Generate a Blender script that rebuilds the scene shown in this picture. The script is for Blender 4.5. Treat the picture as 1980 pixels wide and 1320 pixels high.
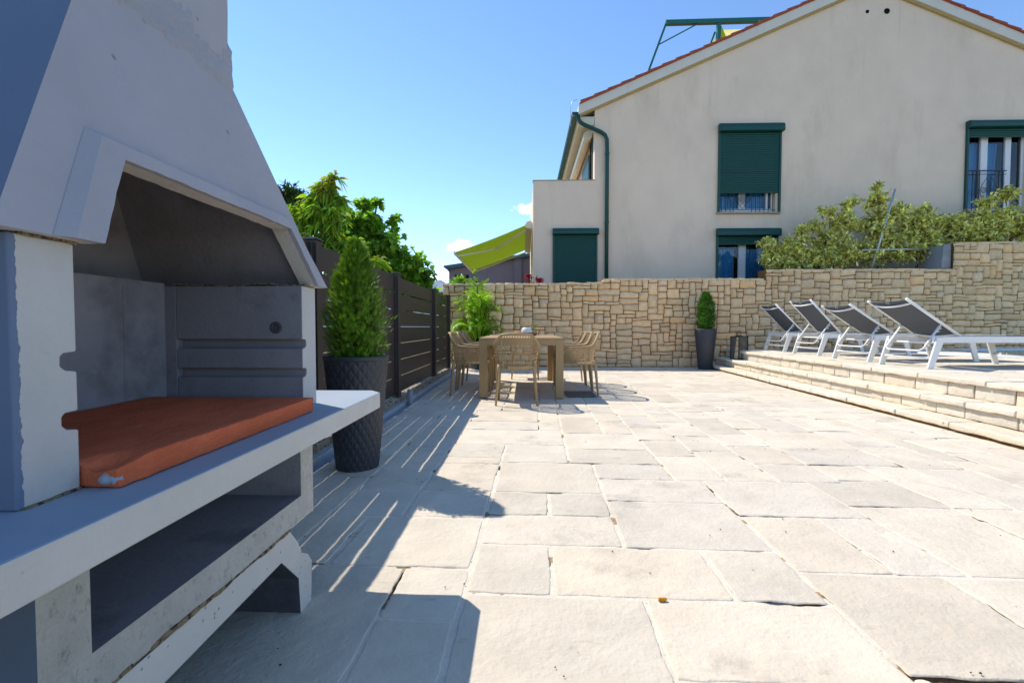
import bpy, bmesh, math, random
import numpy as np
from mathutils import Vector, Matrix, noise
for o in list(bpy.data.objects): bpy.data.objects.remove(o)
SC = bpy.context.scene
COL = SC.collection
R = math.radians
PI = math.pi

# ------------------------------------------------------------------ camera
cam = bpy.data.cameras.new('camera'); co = bpy.data.objects.new('camera', cam); COL.objects.link(co)
cam.sensor_width = 36.0; cam.lens = 16.0; cam.clip_start = 0.02; cam.clip_end = 9000
co.location = (0, 0, 0.9)
co.rotation_euler = (R(90 - 1.822), 0, R(1.497))
SC.camera = co

# ------------------------------------------------------------------ light, sky, exposure
SUN_A, SUN_B = 0.65, 0.50            # horizontal run of a shadow per metre of height: +X, -Y
sun_dir = Vector((-SUN_A, SUN_B, 1.0)).normalized()   # towards the sun
elev = math.asin(sun_dir.z)
sd = bpy.data.lights.new('sun', 'SUN'); sd.energy = 3.05; sd.angle = R(0.4); sd.color = (1.0, 0.94, 0.85)
so = bpy.data.objects.new('sun', sd); COL.objects.link(so)
so.rotation_euler = sun_dir.to_track_quat('Z', 'Y').to_euler()
so.location = (-8, 6, 14)

W = bpy.data.worlds.new('World'); SC.world = W; W.use_nodes = True
nt = W.node_tree; nt.nodes.clear()
N, L = nt.nodes.new, nt.links.new
wo = N('ShaderNodeOutputWorld'); bg = N('ShaderNodeBackground')
sky = N('ShaderNodeTexSky'); sky.sky_type = 'NISHITA'; sky.sun_disc = False
sky.sun_elevation = elev
sky.sun_rotation = math.atan2(sun_dir.x, sun_dir.y)
sky.altitude = 0; sky.air_density = 0.85; sky.dust_density = 0.0; sky.ozone_density = 2.4
bg.inputs[1].default_value = 0.15
hsv = N('ShaderNodeHueSaturation'); hsv.inputs['Saturation'].default_value = 1.08; hsv.inputs['Hue'].default_value = 0.500; hsv.inputs['Value'].default_value = 1.0; L(sky.outputs[0], hsv.inputs['Color'])
tc = N('ShaderNodeTexCoord'); nrm = N('ShaderNodeVectorMath'); nrm.operation = 'NORMALIZE'
L(tc.outputs['Generated'], nrm.inputs[0])
nz = N('ShaderNodeTexNoise'); nz.inputs['Scale'].default_value = 26; nz.inputs['Detail'].default_value = 7; nz.inputs['Roughness'].default_value = 0.62
L(nrm.outputs[0], nz.inputs['Vector'])
prev = None
for (dx, dz, rad, amt) in [(0.005, 0.255, 0.030, 0.8), (-0.137, 0.178, 0.026, 0.5), (-0.172, 0.112, 0.046, 0.6), (-0.02, 0.20, 0.02, 0.2)]:
    c = Vector((dx, 1, dz)).normalized()
    sub = N('ShaderNodeVectorMath'); sub.operation = 'SUBTRACT'; sub.inputs[1].default_value = c; L(nrm.outputs[0], sub.inputs[0])
    scl = N('ShaderNodeVectorMath'); scl.operation = 'MULTIPLY'; scl.inputs[1].default_value = (1 / rad * 0.7, 1 / rad * 0.7, 1 / rad * 1.3); L(sub.outputs[0], scl.inputs[0])
    ln = N('ShaderNodeVectorMath'); ln.operation = 'LENGTH'; L(scl.outputs[0], ln.inputs[0])
    m1 = N('ShaderNodeMath'); m1.operation = 'MULTIPLY_ADD'; m1.inputs[1].default_value = 2.6; m1.inputs[2].default_value = -0.55; L(nz.outputs[0], m1.inputs[0])
    m2 = N('ShaderNodeMath'); m2.operation = 'SUBTRACT'; L(m1.outputs[0], m2.inputs[0]); L(ln.outputs['Value'], m2.inputs[1])
    m3 = N('ShaderNodeMath'); m3.operation = 'MULTIPLY'; m3.use_clamp = True; m3.inputs[1].default_value = 2.2; L(m2.outputs[0], m3.inputs[0])
    m4 = N('ShaderNodeMath'); m4.operation = 'MULTIPLY'; m4.inputs[1].default_value = amt; L(m3.outputs[0], m4.inputs[0])
    if prev is None: prev = m4
    else:
        mx = N('ShaderNodeMath'); mx.operation = 'MAXIMUM'; L(prev.outputs[0], mx.inputs[0]); L(m4.outputs[0], mx.inputs[1]); prev = mx
mixc = N('ShaderNodeMix'); mixc.data_type = 'RGBA'
L(prev.outputs[0], mixc.inputs[0]); L(hsv.outputs[0], mixc.inputs[6]); mixc.inputs[7].default_value = (6.6, 6.9, 7.4, 1)
L(mixc.outputs[2], bg.inputs[0]); L(bg.outputs[0], wo.inputs[0])

SC.view_settings.view_transform = 'Standard'; SC.view_settings.look = 'None'
SC.view_settings.exposure = 0.84; SC.view_settings.gamma = 1.0
SC.render.engine = 'CYCLES'
SC.cycles.use_denoising = True
SC.cycles.max_bounces = 7; SC.cycles.transparent_max_bounces = 12
SC.cycles.sample_clamp_indirect = 6

# ------------------------------------------------------------------ materials
def lin(c):
    if isinstance(c, str):
        c = [int(c[i:i + 2], 16) / 255 for i in (0, 2, 4)]
        return tuple(((x + .055) / 1.055) ** 2.4 if x > .04045 else x / 12.92 for x in c)
    return tuple(c)

def mat(name, col, rough=0.8, spec=0.3, n_scale=8, n_amt=0.12, bump=0.0, b_scale=60, b_dist=0.004, col2=None, c_scale=None,
        spots=None, metal=0.0, attr=None, transl=0.0, stretch=(1, 1, 1), detail=6, pits=0.0, pit_scale=60, coat=0.0, stain=None, wobble=None):
    """Principled material: large noise varies the colour, a fine noise gives relief; coordinates are the object's own."""
    m = bpy.data.materials.new(name); m.use_nodes = True
    t = m.node_tree; n = t.nodes; l = t.links.new
    b = n['Principled BSDF']; out = n['Material Output']
    b.inputs['Roughness'].default_value = rough; b.inputs['Specular IOR Level'].default_value = spec; b.inputs['Metallic'].default_value = metal
    b.inputs['Coat Weight'].default_value = coat
    c = lin(col); g = n.new('ShaderNodeNewGeometry')
    mp = n.new('ShaderNodeMapping'); mp.inputs['Scale'].default_value = stretch; l(g.outputs['Position'], mp.inputs[0])
    P = mp.outputs[0]
    tn = n.new('ShaderNodeTexNoise'); tn.inputs['Scale'].default_value = n_scale; tn.inputs['Detail'].default_value = detail; tn.inputs['Roughness'].default_value = 0.6
    l(P, tn.inputs['Vector'])
    mx = n.new('ShaderNodeMix'); mx.data_type = 'RGBA'
    cr = n.new('ShaderNodeMapRange'); cr.inputs['From Min'].default_value = 0.3; cr.inputs['From Max'].default_value = 0.7
    l(tn.outputs[0], cr.inputs[0]); l(cr.outputs[0], mx.inputs[0])
    if col2 is None:
        mx.inputs[6].default_value = tuple(x * (1 - n_amt) for x in c) + (1,); mx.inputs[7].default_value = tuple(min(1, x * (1 + n_amt)) for x in c) + (1,)
    else:
        mx.inputs[6].default_value = c + (1,); mx.inputs[7].default_value = lin(col2) + (1,)
    cur = mx.outputs[2]
    if attr:
        at = n.new('ShaderNodeAttribute'); at.attribute_name = attr
        mm = n.new('ShaderNodeMix'); mm.data_type = 'RGBA'; mm.blend_type = 'MULTIPLY'; mm.inputs[0].default_value = 1
        l(cur, mm.inputs[6]); l(at.outputs['Color'], mm.inputs[7]); cur = mm.outputs[2]
    if spots:
        sc_, thr, scol = spots
        sn = n.new('ShaderNodeTexNoise'); sn.inputs['Scale'].default_value = sc_; sn.inputs['Detail'].default_value = 5; sn.inputs['Roughness'].default_value = .7; l(P, sn.inputs['Vector'])
        sr = n.new('ShaderNodeMapRange'); sr.inputs['From Min'].default_value = thr; sr.inputs['From Max'].default_value = thr + .06
        l(sn.outputs[0], sr.inputs[0])
        m2 = n.new('ShaderNodeMix'); m2.data_type = 'RGBA'; l(sr.outputs[0], m2.inputs[0]); l(cur, m2.inputs[6]); m2.inputs[7].default_value = lin(scol) + (1,); cur = m2.outputs[2]
    if stain:
        for (ssc, sthr, scol, samt, sst) in stain:
            smp = n.new('ShaderNodeMapping'); smp.inputs['Scale'].default_value = sst; smp.inputs['Location'].default_value = (ssc, 3.1, 1.7); l(g.outputs['Position'], smp.inputs[0])
            sn = n.new('ShaderNodeTexNoise'); sn.inputs['Scale'].default_value = ssc; sn.inputs['Detail'].default_value = 7; sn.inputs['Roughness'].default_value = .65; l(smp.outputs[0], sn.inputs['Vector'])
            sr = n.new('ShaderNodeMapRange'); sr.inputs['From Min'].default_value = sthr; sr.inputs['From Max'].default_value = sthr + .14; sr.inputs['To Max'].default_value = samt
            l(sn.outputs[0], sr.inputs[0])
            m2 = n.new('ShaderNodeMix'); m2.data_type = 'RGBA'; l(sr.outputs[0], m2.inputs[0]); l(cur, m2.inputs[6]); m2.inputs[7].default_value = lin(scol) + (1,); cur = m2.outputs[2]
    if wobble:      # ragged edge of a coat of paint: (axis, limit, amount, colour)
        wax, wl, wa, wc = wobble
        sp = n.new('ShaderNodeSeparateXYZ'); l(g.outputs['Position'], sp.inputs[0])
        wn = n.new('ShaderNodeTexNoise'); wn.inputs['Scale'].default_value = 70; wn.inputs['Detail'].default_value = 6; l(g.outputs['Position'], wn.inputs['Vector'])
        wm_ = n.new('ShaderNodeMath'); wm_.operation = 'MULTIPLY_ADD'; wm_.inputs[1].default_value = wa; wm_.inputs[2].default_value = wl - wa * .5; l(wn.outputs[0], wm_.inputs[0])
        lt = n.new('ShaderNodeMath'); lt.operation = 'LESS_THAN'; l(sp.outputs[wax], lt.inputs[0]); l(wm_.outputs[0], lt.inputs[1])
        m2 = n.new('ShaderNodeMix'); m2.data_type = 'RGBA'; l(lt.outputs[0], m2.inputs[0]); l(cur, m2.inputs[6]); m2.inputs[7].default_value = lin(wc) + (1,); cur = m2.outputs[2]
    l(cur, b.inputs['Base Color'])
    h = None
    if bump > 0:
        bn = n.new('ShaderNodeTexNoise'); bn.inputs['Scale'].default_value = b_scale; bn.inputs['Detail'].default_value = 8; bn.inputs['Roughness'].default_value = .65; l(P, bn.inputs['Vector'])
        h = bn.outputs[0]
    if pits > 0:
        vo = n.new('ShaderNodeTexVoronoi'); vo.inputs['Scale'].default_value = pit_scale; l(P, vo.inputs['Vector'])
        pr = n.new('ShaderNodeMapRange'); pr.inputs['From Min'].default_value = .05; pr.inputs['From Max'].default_value = .22; l(vo.outputs['Distance'], pr.inputs[0])
        # only a few cells carry a pit
        gt = n.new('ShaderNodeMath'); gt.operation = 'GREATER_THAN'; gt.inputs[1].default_value = 1 - pits
        sx = n.new('ShaderNodeSeparateColor'); l(vo.outputs['Color'], sx.inputs[0]); l(sx.outputs[0], gt.inputs[0])
        iv = n.new('ShaderNodeMath'); iv.operation = 'SUBTRACT'; iv.inputs[0].default_value = 1; l(pr.outputs[0], iv.inputs[1])
        ml = n.new('ShaderNodeMath'); ml.operation = 'MULTIPLY'; l(iv.outputs[0], ml.inputs[0]); l(gt.outputs[0], ml.inputs[1])
        sb = n.new('ShaderNodeMath'); sb.operation = 'SUBTRACT'; l(ml.outputs[0], sb.inputs[1])
        if h is not None: l(h, sb.inputs[0])
        else: sb.inputs[0].default_value = 0.5
        h = sb.outputs[0]
        mm = n.new('ShaderNodeMix'); mm.data_type = 'RGBA'; l(ml.outputs[0], mm.inputs[0]); l(cur, mm.inputs[6]); mm.inputs[7].default_value = tuple(x * .35 for x in c) + (1,)
        l(mm.outputs[2], b.inputs['Base Color']); cur = mm.outputs[2]
    if h is not None:
        bp = n.new('ShaderNodeBump'); bp.inputs['Strength'].default_value = bump if bump > 0 else .5; bp.inputs['Distance'].default_value = b_dist
        l(h, bp.inputs['Height']); l(bp.outputs[0], b.inputs['Normal'])
    if transl > 0:
        tr = n.new('ShaderNodeBsdfTranslucent'); ms = n.new('ShaderNodeMixShader'); ms.inputs[0].default_value = transl
        gm = n.new('ShaderNodeMix'); gm.data_type = 'RGBA'; gm.blend_type = 'MULTIPLY'; gm.inputs[0].default_value = 1; l(cur, gm.inputs[6]); gm.inputs[7].default_value = (2.0, 2.0, .9, 1)
        l(gm.outputs[2], tr.inputs[0]); l(b.outputs[0], ms.inputs[1]); l(tr.outputs[0], ms.inputs[2]); l(ms.outputs[0], out.inputs[0])
    return m

M = {}
M['paving'] = mat('paving_stone', 'd3c6b1', .92, .12, 3.5, .10, bump=.68, b_scale=34, b_dist=.010, attr='tint', detail=10, spots=(55, .715, '7f7262'), stain=[(16, .66, '8f8170', .8, (.5, 3.2, 1)), (2.6, .58, 'a2978a', .55, (1, 1, 1)), (7, .63, '9c8f80', .6, (1, 2.2, 1)), (30, .66, 'a39a8c', .5, (1, 3, 1))])
M['grout'] = mat('paving_grout', 'dccfbb', .95, .1, 14, .10, attr='tint', bump=.8, b_scale=90, b_dist=.006, spots=(9, .62, '7d6a4e'))
M['step'] = mat('step_stone', 'd4c8b3', .92, .15, 9, .10, bump=.7, b_scale=50, b_dist=.012, attr='tint', spots=(14, .66, '9a8460'))
M['wallstone'] = mat('wall_stone', 'e4c298', .95, .12, 12, .12, stain=[(5, .6, '9a7c58', .5, (1, 1, 1)), (26, .63, '8d7658', .5, (1, 1, 2))], bump=.75, b_scale=34, b_dist=.016, attr='tint', detail=9)
M['mortar'] = mat('wall_joint', '7d5d3a', .98, .05, 20, .2, bump=.6, b_scale=70)
M['concrete'] = mat('painted_concrete', 'c4bfb8', .85, .25, 6, .06, bump=.7, b_scale=110, b_dist=.004, pits=.12, pit_scale=60, spots=(90, .74, '77736c'), stain=[(9, .62, '8c8c90', .55, (1, 1, 1)), (3, .6, 'a0a0a4', .4, (1, 1, 1))])
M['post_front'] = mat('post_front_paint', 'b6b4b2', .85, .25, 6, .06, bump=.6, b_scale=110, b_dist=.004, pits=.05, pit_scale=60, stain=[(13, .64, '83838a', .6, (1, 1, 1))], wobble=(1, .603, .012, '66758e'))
M['concrete_rough'] = mat('rough_concrete', 'c2beb6', .95, .15, 14, .10, bump=1.0, b_scale=60, b_dist=.016, stain=[(45, .56, '7f7c78', .65, (1, 1.6, 1))])
M['hood'] = mat('hood_paint', 'a09fa6', .8, .3, 3, .06, bump=.5, b_scale=70, b_dist=.004, spots=(60, .735, '7c7e8a'), pits=.03, pit_scale=30, stain=[(2.2, .56, '8f93a2', .45, (1, 1, 1)), (40, .68, '8b8d99', .5, (1, 1, 1))])
M['shaded_side_paint'] = mat('shaded_side_paint', '6b768a', .8, .3, 4, .06, bump=.25, b_scale=90, b_dist=.003)  # side paint with the blue of its shaded side mixed into the colour
M['inner_grey'] = mat('firebox_paint', '86848a', .75, .3, 5, .10, bump=.5, b_scale=60, b_dist=.005, spots=(42, .72, 'a39c94'), stain=[(4, .55, '5b595f', .6, (1, 1, 1)), (12, .62, '66625f', .6, (1, 1, 1))])  # darker grey than the fronts, used on the inner faces
M['counter'] = mat('counter_paint', '929ca6', .7, .35, 5, .06, bump=.25, b_scale=120, b_dist=.002)
M['brick'] = mat('terracotta_slab', 'd06b48', .95, .08, 14, .14, bump=1.0, b_scale=120, b_dist=.007, spots=(60, .70, '8f4a34'), stretch=(1, .30, 1), stain=[(6, .58, 'bc5c3a', .5, (1, .4, 1)), (34, .60, 'd48a68', .6, (1, .6, 1)), (20, .68, '8a4a38', .5, (1, .4, 1))])
M['chim'] = mat('chimney_mortar', 'a2a4ae', .95, .1, 7, .05, bump=.9, b_scale=60, b_dist=.010, stain=[(16, .60, 'b0a595', .28, (1, 1, 1))])
M['bedrough'] = mat('rough_mortar', '8b7a60', .95, .1, 40, .35, bump=1, b_scale=90, b_dist=.008, spots=(60, .5, '4b4036'))
M['alu_dark'] = mat('anthracite_aluminium', '3c3432', .45, .45, 4, .05, metal=.15)
M['alu_cap'] = mat('fence_cap', '4b4644', .3, .5, 4, .04, metal=.3)
M['pot'] = mat('black_plastic', '33353b', .5, .4, 10, .06)
M['potsmooth'] = mat('anthracite_plastic', '3a3c43', .55, .35, 10, .05)
M['soil'] = mat('soil', '3b2c20', 1, .05, 20, .3, bump=1, b_scale=60, b_dist=.01)
M['thuja'] = mat('conifer_green', '5a7c20', .6, .25, 9, .35, transl=.26, attr='tint')
M['topiary'] = mat('topiary_green', '3c6420', .6, .25, 14, .25, transl=.25, attr='tint')
M['fig'] = mat('fig_leaf', '7ba436', .5, .3, 3, .22, transl=.42, attr='tint')
M['cherry'] = mat('drooping_leaf', '8aa838', .5, .3, 3, .22, transl=.36, attr='tint')
M['pine'] = mat('pine_needle', '3c5a26', .7, .2, 3, .22, transl=.15, attr='tint')
M['olea'] = mat('variegated_leaf', 'b9b878', .35, .5, 6, .3, transl=.32, attr='tint')
M['palm'] = mat('palm_leaf', '82a832', .45, .35, 5, .18, transl=.40, attr='tint')
M['bark'] = mat('bark', '6e6152', .9, .1, 20, .25, bump=.8, b_scale=60)
M['bougain'] = mat('red_bract', '9c2440', .6, .2, 10, .3, transl=.3, attr='tint')
M['table'] = mat('taupe_metal', 'a88a60', .5, .35, 3, .03, bump=.05, b_scale=300)
M['chair'] = mat('taupe_resin', 'ac9067', .5, .35, 5, .04)
M['alu_white'] = mat('white_aluminium', 'e2e0dc', .38, .45, 5, .03)
M['mesh'] = mat('grey_sling_mesh', '50545c', .75, .25, 60, .08, bump=.3, b_scale=500, b_dist=.001)
M['white'] = mat('white_gloss', 'eeeeee', .35, .4, 5, .02)
M['render'] = mat('house_render', 'e8d1bb', .95, .1, 1.2, .05, bump=.6, b_scale=120, b_dist=.010, detail=8, stain=[(1.1, .55, 'c4b49a', .35, (1, 1, .35)), (3.4, .62, 'b3a793', .26, (2.6, 1, .07)), (16, .62, 'bfb098', .4, (1, 1, 1))])
M['fascia'] = mat('verge_render', 'd6cfc4', .9, .15, 2, .05, bump=.2, b_scale=60)
M['ochre'] = mat('ochre_band', 'b39e6a', .9, .15, 4, .06)
M['tile'] = mat('roof_tile', 'a35640', .85, .2, 7, .25, bump=.4, b_scale=60)
M['green'] = mat('green_aluminium', '0c4640', .45, .4, 3, .05)
M['greenbright'] = mat('green_steel', '1d6b60', .45, .4, 3, .05)
M['winwhite'] = mat('white_pvc', 'd8d8da', .4, .4, 5, .02)
M['curtain'] = mat('blue_curtain', '3f93c8', .8, .1, 5, .12, stretch=(9, 1, .2))
M['room'] = mat('dark_room', '1c2024', 1, .05)
M['iron'] = mat('wrought_iron', '1b2a2a', .5, .4, 5, .05)
M['sill'] = mat('sill_stone', 'a39a86', .8, .2, 10, .1)
M['awn'] = mat('lime_awning', '80962c', .8, .1, 3, .05, transl=.14)
M['awnwhite'] = mat('cream_awning', 'd6d0bf', .8, .1, 3, .05, transl=.3)
M['cream'] = mat('cream_aluminium', 'd2ccb4', .45, .35, 5, .03)
M['grey_house'] = mat('grey_render', '7d7680', .9, .1, 2, .05, bump=.3, b_scale=60)
M['slate'] = mat('slate_roof', '4c6672', .7, .2, 4, .1)
M['basin'] = mat('gutter_lining', '8c9ca8', .6, .3, 8, .15, bump=.2, b_scale=60)
M['rim'] = mat('gutter_rim', 'a9adaf', .85, .2, 12, .12, bump=.5, b_scale=60)
M['plinth'] = mat('plinth_concrete', '9b8f7d', .95, .1, 16, .28, bump=1, b_scale=40, b_dist=.02, spots=(22, .56, '3d3833'))
M['pvc'] = mat('grey_pipe', '8c8f90', .6, .3, 5, .05)
M['ground'] = mat('dry_ground', '7c7358', 1, .05, 2, .25, bump=.6, b_scale=20, spots=(6, .55, '5d6a38'))
M['hill'] = mat('hazy_hill', '8a98a4', 1, .02, .004, .2)  # distant haze put into the hill's colour as a bluish tone
M['poolrim'] = mat('pool_rim', 'dcdcd8', .6, .3, 5, .03)
M['galv'] = mat('galvanised_steel', 'b9bcbe', .45, .4, 10, .08, metal=.5)
M['conc_end'] = mat('cast_concrete', '8f8f92', .95, .1, 6, .15, bump=.6, b_scale=40)
M['drain'] = mat('drain_steel', '737a80', .5, .4, 10, .1, metal=.5)
M['wood'] = mat('tray_wood', '8f6238', .6, .3, 12, .2, stretch=(6, 1, 1))
M['bread'] = mat('carved_wood', 'd79a5c', .7, .2, 20, .15)
M['ceram'] = mat('white_ceramic', 'dcdcda', .35, .45, 5, .02)
M['cork'] = mat('cork', 'c48a2c', .8, .2, 60, .3)
M['candle'] = mat('wax', 'e8e6de', .5, .3, 5, .02)
M['sprig'] = mat('sprig_leaf', '6c7d4e', .6, .2, 20, .15, transl=.2)
M['hole'] = mat('vent_dark', '1c1a18', .9, .1)
M['ventgrey'] = mat('dark_grey', '4f4e54', .8, .2, 30, .2, bump=.6, b_scale=200)
M['dry'] = mat('dry_leaf', '4a3522', .8, .1)

def glass(name, tint=(.75, .85, .9), refl=.12, rough=.02):
    m = bpy.data.materials.new(name); m.use_nodes = True
    t = m.node_tree; n = t.nodes; l = t.links.new; n.remove(n['Principled BSDF'])
    tr = n.new('ShaderNodeBsdfTransparent'); tr.inputs[0].default_value = tint + (1,)
    gl = n.new('ShaderNodeBsdfGlossy'); gl.inputs['Roughness'].default_value = rough
    fr = n.new('ShaderNodeFresnel'); fr.inputs[0].default_value = 1.5
    ad = n.new('ShaderNodeMath'); ad.operation = 'ADD'; ad.use_clamp = True; ad.inputs[1].default_value = refl; l(fr.outputs[0], ad.inputs[0])
    ms = n.new('ShaderNodeMixShader'); l(ad.outputs[0], ms.inputs[0]); l(tr.outputs[0], ms.inputs[1]); l(gl.outputs[0], ms.inputs[2]); l(ms.outputs[0], n['Material Output'].inputs[0])
    return m
M['pane'] = glass('window_glass', (.86, .92, .95), .03)
M['lglass'] = glass('lantern_glass', (.9, .94, .93), .02)
wm = mat('pool_water', '86c2aa', .25, .3, 3, .08, bump=.25, b_scale=5, b_dist=.02, coat=.4); M['water'] = wm

# ------------------------------------------------------------------ mesh helpers
class MB:
    def __init__(s): s.v = []; s.f = []; s.m = []; s.c = []
    def add(s, vs, fs, mi=0, tint=None):
        k = len(s.v); s.v += [tuple(p) for p in vs]
        for f in fs: s.f.append(tuple(i + k for i in f)); s.m.append(mi); s.c.append(tint)
        return s
    def box(s, x0, x1, y0, y1, z0, z1, mi=0, tint=None):
        return s.add([(x0, y0, z0), (x1, y0, z0), (x1, y1, z0), (x0, y1, z0), (x0, y0, z1), (x1, y0, z1), (x1, y1, z1), (x0, y1, z1)],
                     [(3, 2, 1, 0), (4, 5, 6, 7), (0, 1, 5, 4), (1, 2, 6, 5), (2, 3, 7, 6), (3, 0, 4, 7)], mi, tint)
    def hexa(s, p, mi=0):
        """eight points: bottom four counter-clockwise, top four"""
        return s.add(p, [(3, 2, 1, 0), (4, 5, 6, 7), (0, 1, 5, 4), (1, 2, 6, 5), (2, 3, 7, 6), (3, 0, 4, 7)], mi)
    def beam(s, a, b, w, h, up=(0, 0, 1), mi=0):
        a = Vector(a); b = Vector(b); d = (b - a).normalized(); r = d.cross(Vector(up))
        if r.length < 1e-5: r = d.cross(Vector((0, 1, 0)))
        r.normalize(); u = r.cross(d)
        q = [(-1, -1), (1, -1), (1, 1), (-1, 1)]
        P = [p + r * (i * w / 2) + u * (j * h / 2) for p in (a, b) for i, j in q]
        return s.add(P, [(0, 1, 2, 3), (7, 6, 5, 4), (0, 4, 5, 1), (1, 5, 6, 2), (2, 6, 7, 3), (3, 7, 4, 0)], mi)
    def tube(s, pts, r, n=8, closed=False, cap=True, mi=0, tint=None):
        pts = [Vector(p) for p in pts]; m = len(pts); rr = r if hasattr(r, '__len__') else [r] * m
        k = len(s.v); prev = None
        for i, p in enumerate(pts):
            if closed: t = pts[(i + 1) % m] - pts[i - 1]
            else: t = pts[min(i + 1, m - 1)] - pts[max(i - 1, 0)]
            t.normalize()
            if prev is None:
                a = Vector((0, 0, 1)) if abs(t.z) < .9 else Vector((1, 0, 0)); u = t.cross(a).normalized()
            else:
                u = prev - t * prev.dot(t)
                u = u.normalized() if u.length > 1e-6 else t.orthogonal().normalized()
            prev = u; w = t.cross(u)
            for j in range(n):
                an = 2 * PI * j / n; s.v.append(tuple(p + (u * math.cos(an) + w * math.sin(an)) * rr[i]))
        for i in range(m if closed else m - 1):
            for j in range(n):
                a = k + i * n + j; b = k + i * n + (j + 1) % n; c2 = k + ((i + 1) % m) * n + (j + 1) % n; d = k + ((i + 1) % m) * n + j
                s.f.append((a, b, c2, d)); s.m.append(mi); s.c.append(tint)
        if cap and not closed:
            s.f.append(tuple(k + j for j in reversed(range(n)))); s.m.append(mi); s.c.append(tint)
            s.f.append(tuple(k + (m - 1) * n + j for j in range(n))); s.m.append(mi); s.c.append(tint)
        return s
    def lathe(s, prof, n=32, c=(0, 0), fn=None, mi=0):
        k = len(s.v)
        for (r, z) in prof:
            for j in range(n):
                an = 2 * PI * j / n; rr = r + (fn(an, z) if fn else 0)
                s.v.append((c[0] + rr * math.cos(an), c[1] + rr * math.sin(an), z))
        for i in range(len(prof) - 1):
            for j in range(n):
                s.f.append((k + i * n + j, k + i * n + (j + 1) % n, k + (i + 1) * n + (j + 1) % n, k + (i + 1) * n + j)); s.m.append(mi); s.c.append(None)
        return s
    def prism(s, poly, a0, a1, axis='x', mi=0, side_mi=None, mi0=None):
        """poly in the other two axes, extruded from a0 to a1; side_mi: material per edge"""
        n = len(poly)
        def P(a, p): return (a, p[0], p[1]) if axis == 'x' else ((p[0], a, p[1]) if axis == 'y' else (p[0], p[1], a))
        k = len(s.v); s.v += [P(a0, p) for p in poly] + [P(a1, p) for p in poly]
        s.f.append(tuple(k + i for i in reversed(range(n)))); s.m.append(mi if mi0 is None else mi0); s.c.append(None)
        s.f.append(tuple(k + n + i for i in range(n))); s.m.append(mi); s.c.append(None)
        for i in range(n):
            s.f.append((k + i, k + (i + 1) % n, k + n + (i + 1) % n, k + n + i)); s.m.append(side_mi[i] if side_mi else mi); s.c.append(None)
        return s
    def build(s, name, mats, parent=None, smooth=False, bevel=0, seg=2, recalc=True, loc=None, angle=40):
        me = bpy.data.meshes.new(name); me.from_pydata(s.v, [], s.f)
        if not isinstance(mats, (list, tuple)): mats = [mats]
        for m_ in mats: me.materials.append(m_)
        if len(mats) > 1: me.polygons.foreach_set('material_index', s.m)
        if any(c is not None for c in s.c):
            ca = me.color_attributes.new('tint', 'FLOAT_COLOR', 'CORNER')
            arr = []
            for f, c in zip(s.f, s.c):
                c = c if c is not None else (1, 1, 1)
                arr += list((c[0], c[1], c[2], 1.0)) * len(f)
            ca.data.foreach_set('color', arr)
        if smooth: me.polygons.foreach_set('use_smooth', [True] * len(me.polygons))
        if recalc:
            bm = bmesh.new(); bm.from_mesh(me); bmesh.ops.recalc_face_normals(bm, faces=bm.faces); bm.to_mesh(me); bm.free()
        o = bpy.data.objects.new(name, me); COL.objects.link(o)
        if parent: o.parent = parent
        if loc: o.location = loc
        if bevel:
            b = o.modifiers.new('bevel', 'BEVEL'); b.width = bevel; b.segments = seg; b.limit_method = 'ANGLE'; b.angle_limit = R(angle)
        return o

def tag(o, label=None, cat=None, group=None, kind=None):
    if label: o['label'] = label
    if cat: o['category'] = cat
    if group: o['group'] = group
    if kind: o['kind'] = kind
    return o
def thing(name, label, cat, loc=(0, 0, 0), rz=0, group=None):
    o = bpy.data.objects.new(name, None); COL.objects.link(o); o.location = loc; o.rotation_euler = (0, 0, rz); o.empty_display_size = .1
    return tag(o, label, cat, group)
def dup(root, loc, rz, label):
    def cp(o, par):
        c = o.copy(); COL.objects.link(c)
        if par: c.parent = par
        for ch in list(o.children): cp(ch, c)
        return c
    r = cp(root, None); r.location = loc; r.rotation_euler = (0, 0, rz); r['label'] = label
    return r
def nz3(x, y, z=0): return noise.noise(Vector((x, y, z)))
def fbm(x, y, z=0, o=4): return noise.fractal(Vector((x, y, z)), .9, 2.1, o)

# ------------------------------------------------------------------ paving packer
def pack(a0, a1, b0, b1, u, rng, fixed=(), wr=(6, 13), hr=(5, 10), vert=.25):
    na, nb = int(round((a1 - a0) / u)), int(round((b1 - b0) / u))
    occ = np.zeros((na, nb), bool); out = []
    for (p, q, r_, s_) in fixed:
        i0, i1, j0, j1 = [int(round(t)) for t in ((p - a0) / u, (q - a0) / u, (r_ - b0) / u, (s_ - b0) / u)]
        occ[max(0, i0):i1, max(0, j0):j1] = True; out.append((p, q, r_, s_))
    for j in range(nb):
        for i in range(na):
            if occ[i, j]: continue
            w = rng.randint(*wr); h = rng.randint(*hr)
            if rng.random() < vert: w, h = max(2, h * 2 // 3), min(w, hr[1] + 2)
            k = 0
            while k < w and i + k < na and not occ[i + k, j]: k += 1
            m = k                                   # free run
            t = k
            while i + t < na and not occ[i + t, j]: t += 1
            if t - k < max(2, wr[0] // 2): k = min(t, k + wr[0])
            w = k; hh = 0
            while hh < h and j + hh < nb and not occ[i:i + w, j + hh].any(): hh += 1
            t = hh
            while j + t < nb and t < hh + 3 and not occ[i:i + w, j + t].any(): t += 1
            if j + t >= nb or (t < nb - j and occ[i:i + w, j + t].any()): hh = t
            occ[i:i + w, j:j + hh] = True
            out.append((a0 + i * u, a0 + (i + w) * u, b0 + j * u, b0 + (j + hh) * u))
    return out

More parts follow.
